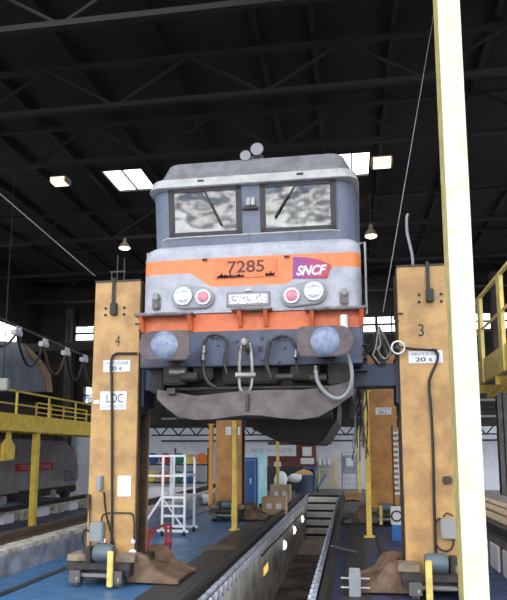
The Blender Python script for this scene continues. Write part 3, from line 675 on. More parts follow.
MB().tube(smooth_path([(CX-.08, yq-.18, zc-.36), (CX-.06, yq-.2, zc-.5), (CX+.0, yq-.2, zc-.56), (CX+.06, yq-.2, zc-.5), (CX+.08, yq-.18, zc-.36)]), .02, 8).build('coupling_link', STL, hk, ROOT[LOC.name], smooth=True)
# brake hoses
def hose(pts, Y, r, m=DST, nm='brake_hose', pm=None):
    return MB().tube(smooth_path([PY(x, y, Y+(d if False else 0)) for x, y in pts]), r, 8).build(nm, m, LOC, smooth=True)
hose(((205,340), (203,345), (203,358), (204,372), (208,382), (216,388)), 7.2, .022)
hose(((205,342), (209,336), (218,335), (226,340), (226,350), (224,362), (227,374)), 7.22, .018)
hose(((270,341), (268,350), (266,362), (269,372), (271,378)), 7.2, .024)
hose(((272,340), (280,336), (290,338), (295,346), (296,358), (298,374)), 7.22, .018)
hose(((316,372), (318,382), (325,392), (334,398), (343,397), (350,388), (352,375), (350,362), (346,352)), 7.0, .022, GRYP)
for (px, py) in ((203, 357), (296, 354), (204, 350), (316, 370)):
    p = PY(px, py, 7.18); MB().lathe((p.x, p.y, p.z-.05), (0,0,1), [(0, .02), (.01, .035), (.05, .035), (.06, .025), (.1, .025)], 10).build('hose_coupling', STL, LOC, smooth=True)
p = PY(344, 322, 7.25); MB().cyl((p.x, p.y, p.z-.14), (p.x, p.y, p.z+.08), .05, 12).build('air_canister', WHT, LOC, smooth=True)
# equipment under beam
um = MB(); zu = Lz(366)
for k, (xa, xb, ya, yb_, za, zb_) in enumerate(((-1.05,-.75,YN-.1,YN+.3,-.22,0), (-.7,-.45,YN,YN+.2,-.16,0), (-.35,.35,YN+.1,YN+.5,-.2,0), (.5,.85,YN,YN+.3,-.18,0), (.95,1.2,YN-.1,YN+.25,-.26,0), (-1.28,-1.1,YN+.1,YN+.5,-.3,0))):
    MB().box(CX+xa, CX+xb, ya, yb_, zu+za, zu+zb_+.01).build('underframe_unit', UND, LOC, bev=.02)
for (px, py, r) in ((190, 377, .06), (318, 378, .05), (178, 372, .05), (285, 377, .04)):
    p = PY(px, py, YN-.1); MB().cyl((p.x-.1, YN-.1, p.z), (p.x+.1, YN-.1, p.z), r, 12).build('valve', DST if py > 375 else STL, LOC, smooth=True)
MB().tube([(CX-1.0, YN, zu-.27), (CX+1.0, YN, zu-.27)], .02, 8).build('brake_pipe', DST, LOC)
MB().box(CX-.98, CX+.98, YN+.25, YN+.6, zu-.62, zu).build('front_frame', UND, LOC)
for x in (-.9, 0, .9): MB().box(CX+x-.05, CX+x+.05, YN-.25, YN+.3, zu-.35, zu-.28).build('plough_bracket', DST, LOC)
# deflector: curved sheet, V in plan
def defl():
    cols_ = [(157,390,399), (166,391,408), (178,393,417), (196,396,420), (215,394,419), (232,392,416.5), (247,391,415), (262,390,415.5), (280,390,418), (300,390,419.5), (318,388,417), (336,385,407), (354,380,394)]
    vs = []; fs = []
    rows = 5
    for i, (px, yt, yb_) in enumerate(cols_):
        Y = 6.95+.28*abs((px-252)/100)**1.3
        for k in range(rows+1):
            t = k/rows; p = PY(px, yt+(yb_-yt)*t, Y-.10*math.sin(t*PI/2)+.02); vs.append(p)
    n = rows+1; N_ = len(vs)
    vs += [v+Vector((0,.03,.005)) for v in vs]
    for i in range(len(cols_)-1):
        for k in range(rows):
            a = i*n+k; fs.append((a, a+n, a+n+1, a+1)); fs.append((a+N_, a+N_+1, a+N_+n+1, a+N_+n))
    m = len(cols_)-1
    for i in range(m):
        fs.append((i*n, i*n+N_, (i+1)*n+N_, (i+1)*n)); fs.append((i*n+rows, (i+1)*n+rows, (i+1)*n+rows+N_, i*n+rows+N_))
    for k in range(rows):
        fs.append((k, k+1, k+1+N_, k+N_)); fs.append((m*n+k, m*n+k+N_, m*n+k+1+N_, m*n+k+1))
    return MB().add(vs, fs)
defl().build('deflector_plate', PLOW, LOC, smooth=True)
p = PY(247, 402, 6.85); MB().box(p.x-.02, p.x+.02, p.y-.0, p.y+.06, p.z-.1, p.z+.1).build('deflector_rib', DST, LOC, bev=.008)
# side grab rails
for sx, px in ((1, 365.5), (-1, 140)):
    x = CX+sx*(1.385+.045)
    MB().tube([(CX+sx*1.36, 7.75, Lz(248, 7.7)), (x, 7.7, Lz(248, 7.7)), (x, 7.7, Lz(318, 7.7)), (CX+sx*1.36, 7.75, Lz(318, 7.7))], .014, 8).build('grab_rail', VIS, LOC)
for z in range(4):
    MB().box(CX+1.25, CX+1.42, 7.62, 7.8, zb0-.05+z*.16, zb0-.03+z*.16).build('step_rung', DST, LOC) if z < 3 else None
# dark transformer underneath
UY0, UY1 = 9.6, 13.4
MB().prism([(CX-.65, zu-.05), (CX-.35, PY(280, 428, UY0).z), (CX+.1, PY(300, 442, UY0).z), (CX+.75, PY(345, 444, UY0).z), (CX+1.0, PY(345, 425, UY0).z+.1), (CX+1.05, zu)], UY0, UY1).build('transformer_case', UND, LOC, bev=.04)
MB().box(CX-1.0, CX+1.2, 8.3, 21.5, zu-.15, zu+.2).build('underframe', UND, LOC)
MB().prism([(CX-.75, zu-.1), (CX-.3, zu-.42), (CX+.75, zu-.5), (CX+1.05, zu-.2)], 8.4, 9.5).build('underframe_box', UND, LOC, bev=.03)

# blue lifting beams (front pair)
zbm0, zbm1 = PY(385, 388, 8.0).z, PY(385, 366, 8.0).z
for (xa, xb, lab, y0, y1) in ((CX+1.0, ROOT[JR.name].x-.3-.0, 'dark blue lifting beam from jack 3 under the locomotive side', 7.86, 8.0),
                  (ROOT[JL.name].x+.3, CX-1.0, 'dark blue lifting beam from jack 4 under the locomotive side', 7.96, 8.1)):
    t = thing('lifting_beam', lab, 'beam', ((xa+xb)/2, y0, zbm0), 'lifting beams')
    dz = 0
    MB().box(xa, xb, y0-.12, y1+.12, zbm0+dz, zbm1).build('beam', LIFTB, t, bev=.01)
    ex = xb if 'jack 3' in lab else xa
    MB().box(ex-.06, ex+.06, y0-.16, y1+.16, zbm0-.22, zbm1+.08).build('end_plate', LIFTB, t, bev=.01)
# cable bundle over the beam
t = thing('cable_bundle', 'bundle of hanging dark cables on the blue beam beside jack 3', 'cables', (PY(380, 366, 7.9).x, 7.75, zbm1))
for k in range(16):
    cxp = 380+R.uniform(-5,5); w_ = R.uniform(2,9); top = 328+R.uniform(-2,6); bot = 364-R.uniform(0,8); Y = 7.7+R.uniform(-.06,.06)
    MB().tube(smooth_path([PY(cxp-w_*.9, bot-8, Y), PY(cxp-w_*.5, (top+bot)/2, Y), PY(379, top, Y), PY(cxp+w_*.5, (top+bot)/2, Y), PY(cxp+w_*.9, bot-6, Y), PY(cxp, bot, Y), PY(cxp-w_*.9, bot-8, Y)]), .016, 6).build('cable_loop', [BLK, DST, STL][k % 5 == 0 and 2 or k % 2], t, smooth=True)
p0 = PY(379, 330, 7.7); MB().cyl((p0.x, 7.7, zbm1), (p0.x, 7.7, p0.z+.03), .02, 8).build('cable_post', DST, t)
# hanging chains/wires behind, right under loco
t = thing('hanging_wires', 'tangle of hanging wires and chains below the right side of the locomotive', 'wires', (PY(362,400,9.5).x, 9.5, Lz(366)))
for k in range(14):
    px = 353+R.uniform(0,14); MB().tube(smooth_path([PY(px+R.uniform(-3,3), 375, 9.5), PY(px+R.uniform(-4,4), 398, 9.5), PY(px+R.uniform(-4,4), 420, 9.5), PY(px+R.uniform(-4,4), 425+R.uniform(5,40), 9.5)]), .010, 5).build('wire', [DST, STL, RST][k % 3], t)

# ------------------------------------------------------------------ support stands
def post(name, px, ptop, pbot, w, m, lab, X=None, Y=None, base=None):
    g = PZ(px, pbot, 0); x = g.x if X is None else X; y = g.y if Y is None else Y
    zt_ = PY(px, ptop, y).z; t = thing(name, lab, 'post', (x, y, 0), 'support posts')
    MB().box(x-w/2, x+w/2, y-w/2, y+w/2, .02, zt_).build('post', m, t, bev=.006)
    MB().box(x-w, x+w, y-w, y+w, 0, .025).build('foot_plate', base or m, t)
    MB().box(x-w*.8, x+w*.8, y-w*.8, y+w*.8, zt_, zt_+.03).build('head_plate', m, t)
    return t
post('support_post', 234.5, 420, 530, .1, YEL, 'thin yellow post in front of the rear left jack')
post('support_post', 369.5, 392, 537, .1, YEL, 'thin yellow post in front of the rear right jack')
post('support_post', 278, 436, 499, .1, YELP, 'thin pale yellow post rising behind the cartons beside the pit')
post('support_post', 360, 426, 493, .1, YEL, 'thin yellow post behind the low wooden crate')
post('support_post', 210.5, 425, 512, .1, mat('amber', s2l(222,150,40), .5), 'amber post on a red foot left of the rear left jack', base=RED)

a = PZ(0, 594, 0); b = PZ(79, 564, 0); xm = (a.x+b.x)/2
one(MB().box(xm-.05, xm+.05, 3, 17, .001, .012), 'floor_rail', DST, 'thin dark rail set in the blue floor left of jack 4', 'rail')
one(MB().box(.42, .47, 3, 17, .001, .012), 'floor_rail', DST, 'thin dark rail set in the dark floor under jack 3', 'rail')
# ------------------------------------------------------------------ floor clutter on the left
g = PZ(218, 548, 0)
one(MB().prism([tuple(PZ(x, y, 0).xy) for x, y in ((199,551), (236,550.5), (239,546), (212,545.5))], .002, .022, 'z'), 'floor_plate', mat('brown_plate', s2l(124,100,84), .6, 0, s2l(92,76,68), 5, .7), 'brown steel plate lying on the blue floor beside the pit', 'plate')
# aluminium access platform
gx0, gx1 = PZ(162, 536, 0), PZ(192, 532, 0); Y1 = gx0.y; xa, xb = gx0.x, gx1.x+.02
t = thing('access_platform', 'aluminium mobile step platform with guard rails behind jack 4', 'platform', ((xa+xb)/2, Y1, 0))
zt_ = PY(180, 456, Y1).z; zp = PY(180, 496, Y1).z
for (x, y) in ((xa, Y1), (xb, Y1), (xa, Y1+.75), (xb, Y1+.75)):
    MB().bar((x, y, .1), (x, y, zt_), .045, .045).build('upright', ALU, t)
    MB().lathe((x-.02, y, .055), (1,0,0), [(0, .055), (.04, .055)], 14).build('castor', BLK, t)
for z in (zt_, (zt_+zp)/2):
    for q in (((xa-.4, Y1, z), (xb, Y1, z)), ((xa, Y1+.75, z), (xb, Y1+.75, z)), ((xb, Y1, z), (xb, Y1+.75, z))):
        MB().bar(*q, .04, .04).build('guard_rail', ALU, t)
MB().box(xa-.02, xb+.02, Y1-.02, Y1+.8, zp-.05, zp).build('deck', ALU, t)
for k in range(1, 4):
    z = zp*k/4; MB().box(xa, xb, Y1-.02, Y1+.12, z-.02, z+.02).build('tread', ALU, t)
MB().bar((xa-.1, Y1, .1), (xb+.08, Y1, .1), .05, .05).build('base_rail', ALU, t)
MB().bar((xa-.1, Y1+.75, .1), (xb+.08, Y1+.75, .1), .05, .05).build('base_rail', ALU, t)
MB().bar((xa, Y1+.02, zp-.05), (xb, Y1+.02, .12), .03, .03).build('brace', ALU, t)
MB().bar((xa-.42, Y1, .12), (xa, Y1, zp), .04, .04).build('stair_stringer', ALU, t)
MB().bar((xa+.08, Y1+.3, zp), (xa+.08, Y1+.3, zt_), .05, .05).build('upright', ALU, t)
# red trolley
g = PZ(158, 560, 0); Y1 = g.y; xa = PY(148, 560, Y1).x; xb = PZ(173, 549, 0).x
t = thing('red_trolley', 'low red metal trolley frame beside the foot of jack 4', 'trolley', ((xa+xb)/2, Y1, 0))
for (x, y) in ((xa, Y1), (xb-.15, Y1), (xa, Y1+.9), (xb, Y1+.9)): MB().bar((x, y, .0), (x, y, .42), .035, .035).build('leg', RED, t)
for z in (.12, .42):
    MB().bar((xa, Y1, z), (xb-.15, Y1, z), .03, .03).build('rail_bar', RED, t); MB().bar((xa, Y1+.9, z), (xb, Y1+.9, z), .03, .03).build('rail_bar', RED, t)
    MB().bar((xb-.15, Y1, z), (xb, Y1+.9, z), .03, .03).build('rail_bar', RED, t); MB().bar((xa, Y1, z), (xa, Y1+.9, z), .03, .03).build('rail_bar', RED, t)
MB().bar((xa, Y1, .12), (xb-.15, Y1, .42), .025, .025).build('brace', RED, t); MB().bar((xa+.1, Y1, .42), (xb-.2, Y1, .12), .025, .025).build('brace', RED, t)
MB().box(xa, xb-.1, Y1, Y1+.9, .42, .435).build('tray', GRYP, t)
# white table with bundle, reels on rack at back
g = PY(172, 492, 19.5); X0 = PY(146, 490, 19.5).x; X1 = PY(196, 490, 19.5).x
t = thing('workbench', 'white topped workbench behind the aluminium platform', 'bench', ((X0+X1)/2, 19.5, 0))
zt_ = PY(172, 488, 19.5).z
MB().box(X0, X1, 19.5, 20.3, zt_-.14, zt_).build('top', WHT, t, bev=.01)
for x in (X0+.05, X1-.1):
    for y in (19.55, 20.2): MB().box(x, x+.05, y, y+.05, 0, zt_-.14).build('leg', STL, t)
def sack(px, py, w, h, lab, Y, m=None):
    p = PY(px, py, Y); z = max(p.z, h/2)
    mb = MB(); n = 12; rows = 7; vs = []; fs = []
    for i in range(rows+1):
        a = PI*i/rows
        for k in range(n):
            q = 2*PI*k/n; j = 1+.13*math.sin(3*q+i)+.1*R.uniform(-1,1)
            vs.append((p.x+w/2*math.sin(a)*math.cos(q)*j, Y+w*.35*math.sin(a)*math.sin(q)*j, z+h/2*math.cos(a)))
    for i in range(rows):
        for k in range(n): fs.append((i*n+k, i*n+(k+1) % n, (i+1)*n+(k+1) % n, (i+1)*n+k))
    mb.add(vs, fs); return one(mb, 'plastic_bag', m or WHT, lab, 'bag', 'white plastic bags', smooth=True)
p = PY(204, 499, 18.8); sack(204, 502, .62, .34, 'white crumpled bag on the floor right of the aluminium platform', 18.8)
sack(156, 506, .8, .5, 'large white bag below the workbench, left of the aluminium platform', 18.9)
sack(184, 510, .5, .35, 'small white bag below the workbench behind the aluminium platform', 18.9)
RK = thing('reel_rack', 'dark rack holding two rows of coloured cable reels on the back wall', 'rack', (PY(175, 487, 26.6).x, 26.9, 0))
xa, xb = PY(140, 470, 26.9).x, PY(206, 470, 26.9).x
for z in (PY(175, 464, 26.9).z, PY(175, 482, 26.9).z): MB().box(xa, xb, 26.6, 27.3, z-.05, z).build('shelf', DST, RK)
for x in (xa, (xa+xb)/2, xb): MB().box(x-.03, x+.03, 27.25, 27.3, 0, PY(175, 448, 26.9).z).build('upright', DST, RK)
rn = [(153,458,BLUE,'blue','top row'), (166,458,RED,'red','top row'), (179,458,GRN,'green','top row'), (190.5,458,YEL,'yellow','top row'), (202,458,ORN,'orange red','top row'),
      (152,474,YEL,'yellow','lower row, leftmost'), (164,474,ORN,'orange','lower row'), (178,474,GRN,'green','lower row'), (190.5,474,BLUE,'blue','lower row')]
for (px, py, m_, cn, row) in rn:
    p = PY(px, py, 26.8); z0 = (PY(175, 464, 26.9).z if py < 464 else PY(175, 482, 26.9).z); r = .24
    t = thing('cable_reel', '%s cable reel on the rack by the back wall, %s' % (cn, row), 'cable reel', (p.x, 26.75, z0), 'coloured cable reels')
    MB().lathe((p.x, 26.62, z0+r), (0,1,0), [(0, .08), (0, r), (.03, r), (.03, .14), (.22, .14), (.22, r), (.25, r), (.25, .05)], 20).build('drum', m_, t)
    MB().lathe((p.x, 26.66, z0+r), (0,1,0), [(0, .2), (.17, .2)], 20).build('cable_winding', DST, t)
# blue cabinet
t = thing('blue_cabinet', 'blue cabinet with its side coloured pale cyan as if lit next to the rear left jack', 'cabinet', (-2.97, 18, 0))
MB().box(-3.35, -2.66, 18, 19.9, .02, 1.52).build('body', mat('cabinet_blue_lit', s2l(140,214,232), .4, 0, s2l(210,236,240), 1.5, 1), t, bev=.01)  # blue cabinet side, daylight on it painted as pale cyan
dr = MB().box(-3.34, -2.68, 17.97, 18.0, .05, 1.44).build('door', mat('cabinet_blue', s2l(44,92,160), .4), t, bev=.008)
MB().box(-3.28, -2.74, 17.955, 17.97, .12, .14).box(-3.28, -2.74, 17.955, 17.97, 1.36, 1.38).box(-2.76, -2.74, 17.955, 17.97, .12, 1.38).build('door_trim', mat('trim_pale_blue', s2l(130,170,220), .4), dr, ROOT[t.name])
MB().box(-2.9, -2.86, 17.93, 17.97, .7, .85).build('handle', WHT, dr, ROOT[t.name])
# sign + board on the back wall
p0, p1 = PY(247, 456, 26.7), PY(296, 445, 26.7)
t = thing('wall_sign', 'long white sign with grey lettering hanging before the back wall', 'sign', ((p0.x+p1.x)/2, 26.7, p0.z))
MB().box(p0.x, p1.x, 26.7, 26.75, p0.z, p1.z).build('panel', mat('sign_white', s2l(206,214,224), .5), t)
text('lettering', 'TRIE EST TRI COLLECTIF', ((p0.x+p1.x)/2, 26.695, (p0.z+p1.z)/2), (p1.x-p0.x)*.86, .17, mat('sign_ink', s2l(120,132,150), .6), t)
p0, p1 = PY(268, 470, 27.2), PY(316, 444, 27.2)
t = thing('notice_board', 'red brown notice board on the back wall behind the pit', 'board', ((p0.x+p1.x)/2, 27.2, p0.z))
MB().box(p0.x, p1.x, 27.2, 27.28, p0.z, p1.z+.1).build('board', mat('red_brown_board', s2l(116,62,50), .6, 0, s2l(86,46,40), 3, .7), t)
for (x0, x1, y0, y1) in ((302.5,311.5,456,447), (300.5,314,464,458), (274,281,467,462)):
    a, b = PY(x0, y0, 27.18), PY(x1, y1, 27.18); MB().box(a.x, b.x, 27.185, 27.2, a.z, b.z).build('poster', PAPER, t)
p0, p1 = PY(262, 490, 26.2), PY(314, 467, 26.2)
t = thing('storage_cabinet', 'long dark storage cabinet below the red brown notice board', 'cabinet', ((p0.x+p1.x)/2, 26.2, 0))
CAB = mat('cabinet_dark', s2l(38,40,50), .5, 0, s2l(24,24,30), 3, .7)
MB().box(p0.x, p1.x, 26.24, 26.7, 0, p1.z).build('body', CAB, t, bev=.01)
for k in range(4):
    x = p0.x+(p1.x-p0.x)*k/4; d = MB().box(x+.02, x+(p1.x-p0.x)/4-.02, 26.2, 26.24, .06, p1.z-.05).build('door', CAB, t, bev=.01)
    MB().box(x+.08, x+.1, 26.17, 26.2, .4, .6).build('handle', STL, d, ROOT[t.name])
# cartons
for (x0, x1, yt, yb_, lab) in ((264, 288, 497, 515, 'brown cardboard carton beside the pit, nearer of two'), (272, 292, 485, 503, 'brown cardboard carton beside the pit, further of two')):
    g = PZ(x0, yb_, 0)-Vector((.06,0,0)); b = PY(x1, yb_, g.y)-Vector((.06,0,0)); top = PY(x0, yt, g.y).z
    t = thing('cardboard_carton', lab, 'carton', ((g.x+b.x)/2, g.y, 0), 'cartons by the pit')
    MB().box(g.x, b.x, g.y, g.y+.45, 0, top).build('box', CARD, t, bev=.008)
    for q in (.2, .6): MB().box(g.x+(b.x-g.x)*q, g.x+(b.x-g.x)*(q+.22), g.y-.004, g.y, top*.35, top*.65).build('label_sticker', PAPER, t)
    MB().box((g.x+b.x)/2-.03, (g.x+b.x)/2+.03, g.y-.002, g.y+.45, top, top+.003).build('tape', TAN, t)
# rubble heap left of the cartons (dark parts)
t = thing('scrap_parts', 'heap of dark rusty metal parts at the foot of the rear left jack', 'scrap', (PZ(256,516,0).x+.1, PZ(256,516,0).y+1.0, 0))
g = ROOT[t.name]
for k in range(9):
    x = g.x+R.uniform(-.25,.3); y = g.y+R.uniform(-.2,.4); MB().cyl((x, y, .06), (x+R.uniform(-.25,.25), y+R.uniform(-.2,.2), .14+R.uniform(0,.1)), .05, 8).build('metal_part', [RST, DST][k % 2], t)
# far end: frame machine, bags, ladder, cage, crate
g = PZ(312, 492, 0)
t = thing('sack_truck', 'blue framed trolley leaning just beyond the end of the pit', 'trolley', (g.x, g.y, 0))
for a, b in (((-.25,0,.1), (-.35,.3,.95)), ((.2,0,.1), (.1,.3,.95)), ((-.35,.3,.95), (.1,.3,.95)), ((-.25,0,.1), (.2,0,.1)), ((-.3,.15,.5), (.15,.15,.5)), ((.2,0,.1), (.55,.35,.7))):
    MB().bar(g+Vector(a), g+Vector(b), .06, .06).build('frame_bar', mat('truck_blue', s2l(70,110,170), .5), t)
for x in (-.28, .22): MB().lathe(g+Vector((x, 0, .1)), (1,0,0), [(0,.1),(.05,.1)], 14).build('wheel', BLK, t)
sack(281, 481, .5, .75, 'white bag standing behind the cartons', 23.5)
sack(295, 478, .55, .35, 'white bag heaped left of the blue trolley', 23.8)
p = PY(304, 470, 24.8)
t = thing('storage_barrel', 'dark barrel with a tan rounded lid behind the blue trolley', 'barrel', (p.x, 24.8, 0))
MB().lathe((p.x, 24.8, 0), (0,0,1), [(0, .3), (.0, .36), (.7, .36), (.72, .33)], 20).build('drum', mat('barrel_blue', s2l(56,72,96), .5), t, smooth=True)
MB().lathe((p.x, 24.8, .72), (0,0,1), [(0, .36), (.08, .33), (.16, .2), (.2, .03)], 20).build('lid', mat('lid_tan', s2l(206,160,96), .6), t, smooth=True)
g = PZ(327, 491, 0); y = g.y+1; x0, x1 = PY(319, 480, y).x, PY(336, 480, y).x
t = thing('step_ladder', 'yellow step ladder by the back wall beyond the pit end', 'ladder', ((x0+x1)/2, y, 0))
zl_, zr_ = PY(320, 471, y).z, PY(335, 455, y).z
for x, zz in ((x0, zl_), (x1, zr_)): MB().bar((x, y, 0), (x, y+.25, zz), .06, .08).build('side_rail', YEL, t)
for k in range(5): z = .15+k*.17; MB().box(x0, x1, y+.0+k*.04, y+.16+k*.04, z, z+.03).build('tread', YELP, t)
MB().bar((x1, y+.9, 0), (x1, y+.25, zr_), .05, .05).build('rear_leg', YEL, t); MB().bar((x0, y+.9, 0), (x0, y+.25, zl_), .05, .05).build('rear_leg', YEL, t)
for k, px in enumerate((320, 324.5, 329)):
    a = PY(px-1.3, 465, 27.2); b = PY(px+1.3, 460, 27.2)
    one(MB().box(a.x, b.x, 27.2, 27.98, a.z, b.z+.05), 'wall_box', PAPER, 'small white box on the back wall above the yellow ladder, '+['left', 'middle', 'right'][k]+' one of three', 'box', 'small wall boxes')
y = 24.0; x0, x1 = PY(342, 480, y).x, PY(357, 480, y).x; zz = PY(350, 453, y).z
t = thing('wire_cage', 'tall grey wire cage trolley with a white sheet behind the wooden crate', 'cage trolley', ((x0+x1)/2, y, 0))
for x in (x0, x1):
    for yy in (y, y+.6): MB().bar((x, yy, .0), (x, yy, zz), .04, .04).build('post', STL, t)
for k in range(9): MB().bar((x0, y, zz*k/8+.02), (x1, y, zz*k/8+.02), .015, .015).build('wire', STL, t)
for k in range(1, 6): MB().bar((x0+(x1-x0)*k/6, y, .02), (x0+(x1-x0)*k/6, y, zz*.5), .012, .012).build('wire', STL, t)
a, b = PY(346, 466, y), PY(353, 458, y); MB().box(a.x, b.x, y-.03, y-.015, a.z, b.z).build('white_sheet', PAPER, t)
MB().box(x0+.03, x1-.03, y+.1, y+.55, zz*.5, zz*.95).build('load', mat('cage_load', s2l(150,170,180), .6), t, bev=.03)
g = PZ(345, 501, 0); b = PY(361, 501, g.y); top = PY(350, 492, g.y).z
t = thing('wooden_crate', 'low wooden crate right of the pit end', 'crate', ((g.x+b.x)/2, g.y, 0))
for k in range(2): MB().box(g.x, b.x, g.y, g.y+.03, .04+k*top*.5, top*.45+k*top*.5).build('slat', WOOD, t)
MB().box(g.x, b.x, g.y+.03, g.y+.6, .03, top*.97).build('box', WOOD, t)
for x in (g.x, b.x-.06): MB().box(x, x+.06, g.y-.02, g.y, 0, top).build('batten', WOOD, t)
g = PZ(352, 519, 0)
t = thing('metal_parts', 'small pile of rusty metal parts on the dark floor right of the pit', 'scrap', (g.x, g.y, 0))
for k in range(6):
    x = g.x-.1+R.uniform(-.1,.1); y = g.y-1.0+R.uniform(-.2,.2); MB().box(x, x+.18, y, y+.14, 0, .06+.03*k).build('metal_part', [RST, DST][k % 2], t, bev=.01)
p = PY(395, 495, 16)
t = thing('rack_stack', 'stack of small pale bins between the rear right jack and jack 3', 'stack', (PY(397, 470, 13).x, 13, 0))
x = ROOT[t.name].x; zt_ = PY(397, 425, 13).z
MB().box(x-.08, x-.06, 13.0, 13.2, 0, zt_).build('upright', DST, t); MB().box(x+.06, x+.08, 13.0, 13.2, 0, zt_).build('upright', DST, t)
k = 0; z = .75
while z < zt_-.1: MB().box(x-.06, x+.06, 12.97, 13.2, z, z+.05).build('bin', PAPER, t); z += .11

# ------------------------------------------------------------------ pipes + lattice girder at the back wall
y = 26.3; z0, z1 = PY(160, 436, y).z, PY(160, 425, y).z
t = thing('lattice_girder', 'dark horizontal lattice girder running in front of the back wall', 'girder', (-3, y, z0))
MB().box(-8.6, XE, y-.05, y+.05, z1-.06, z1).build('top_chord', TRUS, t); MB().box(-8.6, XE, y-.05, y+.05, z0, z0+.06).build('bottom_chord', TRUS, t)
for k in range(44): MB().bar((-8.6+k*.4, y, z0 if k % 2 else z1), (-8.2+k*.4, y, z1 if k % 2 else z0), .05, .05).build('diagonal', TRUS, t)
for k, (py, r) in enumerate(((441, .04), (419, .05), (411, .035), (404, .06))):
    z = PY(160, py, 27.7).z
    one(MB().cyl((-8.6, 27.7, z), (XE, 27.7, z), r, 10), 'wall_pipe', GRYP if k % 2 else DST, 'horizontal pipe along the back wall, '+['lowest, below the lattice girder', 'just above the lattice girder', 'second highest', 'highest and thickest'][k], 'pipe', 'back wall pipes')

# ------------------------------------------------------------------ left bay: platform, locomotive, hood, piers
XP = -9.0
y0 = 9.0; y1 = PXX(91, 420, XP).y+2.6
zd = PXX(0, 416.5, XP).z; zf = PXX(0, 430, XP).z; zr_ = PXX(0, 387, XP).z; 
WP = t = thing('work_platform', 'long yellow steel work platform with railing on the left', 'platform', (XP, 14, -.5))
MB().box(XP-.04, XP, y0, y1, zf, zd).build('edge_beam', YEL, t)
MB().box(XP-1.1, XP-.04, y0, y1, zd-.1, zd-.05).build('deck', mat('deck_grey', s2l(84,74,60), .8), t)
MB().box(XP-1.1, XP-1.06, y0, y1, zf, zd).build('rear_beam', YEL, t)
k = 0
ys = []
y = 10.2
while y < y1:
    MB().box(XP-.05, XP-.0, y, y+.06, zd, zr_).build('rail_post', YEL, t); ys.append(y); y += 1.85
MB().box(XP-.05, XP, y0, y1, zr_-.05, zr_).build('top_rail', YEL, t)
MB().box(XP-.045, XP-.005, y0, y1, (zr_+zd)/2-.02, (zr_+zd)/2+.02).build('mid_rail', YEL, t)
MB().box(XP-.045, XP-.005, y0, y1, zd, zd+.12).build('toe_board', YEL, t)
for px in (36.5,):
    q = PXX(px, 500, XP-.02); MB().box(XP-.2, XP-.04, q.y-.1, q.y+.1, -.5, zf).build('column', YEL, t, bev=.01)
q = PXX(-20, 500, XP); MB().box(XP-.2, XP-.04, q.y-.17, q.y+.17, -.5, zf).build('column', YEL, t)
# second short railing beyond
ya = PXX(70, 405, XP).y
t = thing('gate_railing', 'short yellow gate railing at the far end of the left platform', 'railing', (XP-1.2, ya, zd-.05))
MB().box(XP-1.2, XP-1.15, ya, ya+4, zr_-.1, zr_-.05).box(XP-1.2, XP-1.15, ya, ya+4, zd+.35, zd+.39).build('rails', YEL, t)
for k in range(5): MB().box(XP-1.2, XP-1.15, ya+k*.98, ya+k*.98+.05, zd-.05, zr_-.05).build('baluster', YEL, t)
# yellow machine at the left edge
q = PXX(8, 448, XP-.1); ya, za = q.y, q.z
MB().prism([(ya-.3, za-.35), (ya+.3, za-.3), (ya+.32, za+.05), (ya+.1, za+.25), (ya+.08, zf), (ya-.08, zf), (ya-.1, za+.25), (ya-.3, za+.1)], XP-.15, XP-.06, 'x').build('hanging_bracket', YEL, WP, bev=.02)
# left locomotive on the ground
XL = -10.3; g0 = PXX(79, 470, XL).y
t = thing('locomotive', 'grey locomotive with a red lettered stripe standing on the left track', 'locomotive', (XL-1.4, 16, 0))
zb = .33
LGR = mat('left_loco_grey', s2l(146,142,144), .5, 0, s2l(112,106,106), 2, .7)
MB().prism([(4.0, zb), (g0-.3, zb), (g0-.02, zb+.25), (g0, 1.0), (g0-.25, 1.5), (g0-.5, 1.75), (g0-1.2, 2.0), (4, 2.0)], XL-2.8, XL, 'x').build('body', LGR, t, bev=.05)
MB().prism([(4.2, 2.0), (g0-1.2, 2.0), (g0-1.7, 2.85), (4.2, 2.85)], XL-2.75, XL-.06, 'x').build('upper_body', mat('left_loco_dark', s2l(52,48,50), .5, 0, s2l(36,34,36), 2, .7), t, bev=.05)
for k in range(9):
    y = 11+k*1.25
    if y < g0-2.4: MB().box(XL-.06, XL-.02, y, y+.9, 2.05, 2.7).build('side_window', mat('dark_pane', (.01,.011,.013), .15), t)
a, b = PXX(15.5, 467, XL), PXX(53, 467, XL); za, zb_ = PXX(35, 470.5, XL).z, PXX(35, 463, XL).z
rs = MB().box(XL, XL+.012, a.y, b.y, za, zb_).build('red_stripe', RED, t)
text('lettering', 'TOUS EN VOYAGE', (XL+.015, (a.y+b.y)/2+.05, (za+zb_)/2), (b.y-a.y)*.82, (zb_-za)*.55, mat('pink_letters', s2l(232,190,186), .5), rs, facing='x')
a, b = PXX(62, 475, XL), PXX(76, 475, XL)
text('graffiti', 'toul', (XL+.01, (a.y+b.y)/2, PXX(69, 473, XL).z), (b.y-a.y)*.8, .62, mat('graffiti_blue', s2l(56,62,112), .5), t, facing='x')
MB().lathe((XL, g0-.75, 1.72), (1,0,.2), [(0,.13),(.03,.11),(.04,.03)], 14).build('marker_lamp', LAMPR, t)
for k, y in enumerate((12.6, 15.2, 19.2, 21.8)):
    MB().lathe((XL-.15, y, .36), (1,0,0), [(0,.1),(0,.46),(.05,.5),(.1,.46),(.1,.1)], 20).build('wheel', DST, t)
for y in (13.9, 20.5): MB().box(XL-.3, XL+.03, y-2.0, y+2.0, .12, .42).build('bogie_frame', UND, t, bev=.05)
for k in range(10): MB().box(XL+.03, XL+.12, 12+k*1.05, 12.3+k*1.05, .05, .3).build('axle_box', [DST, RST, GRYP][k % 3], t, bev=.03)
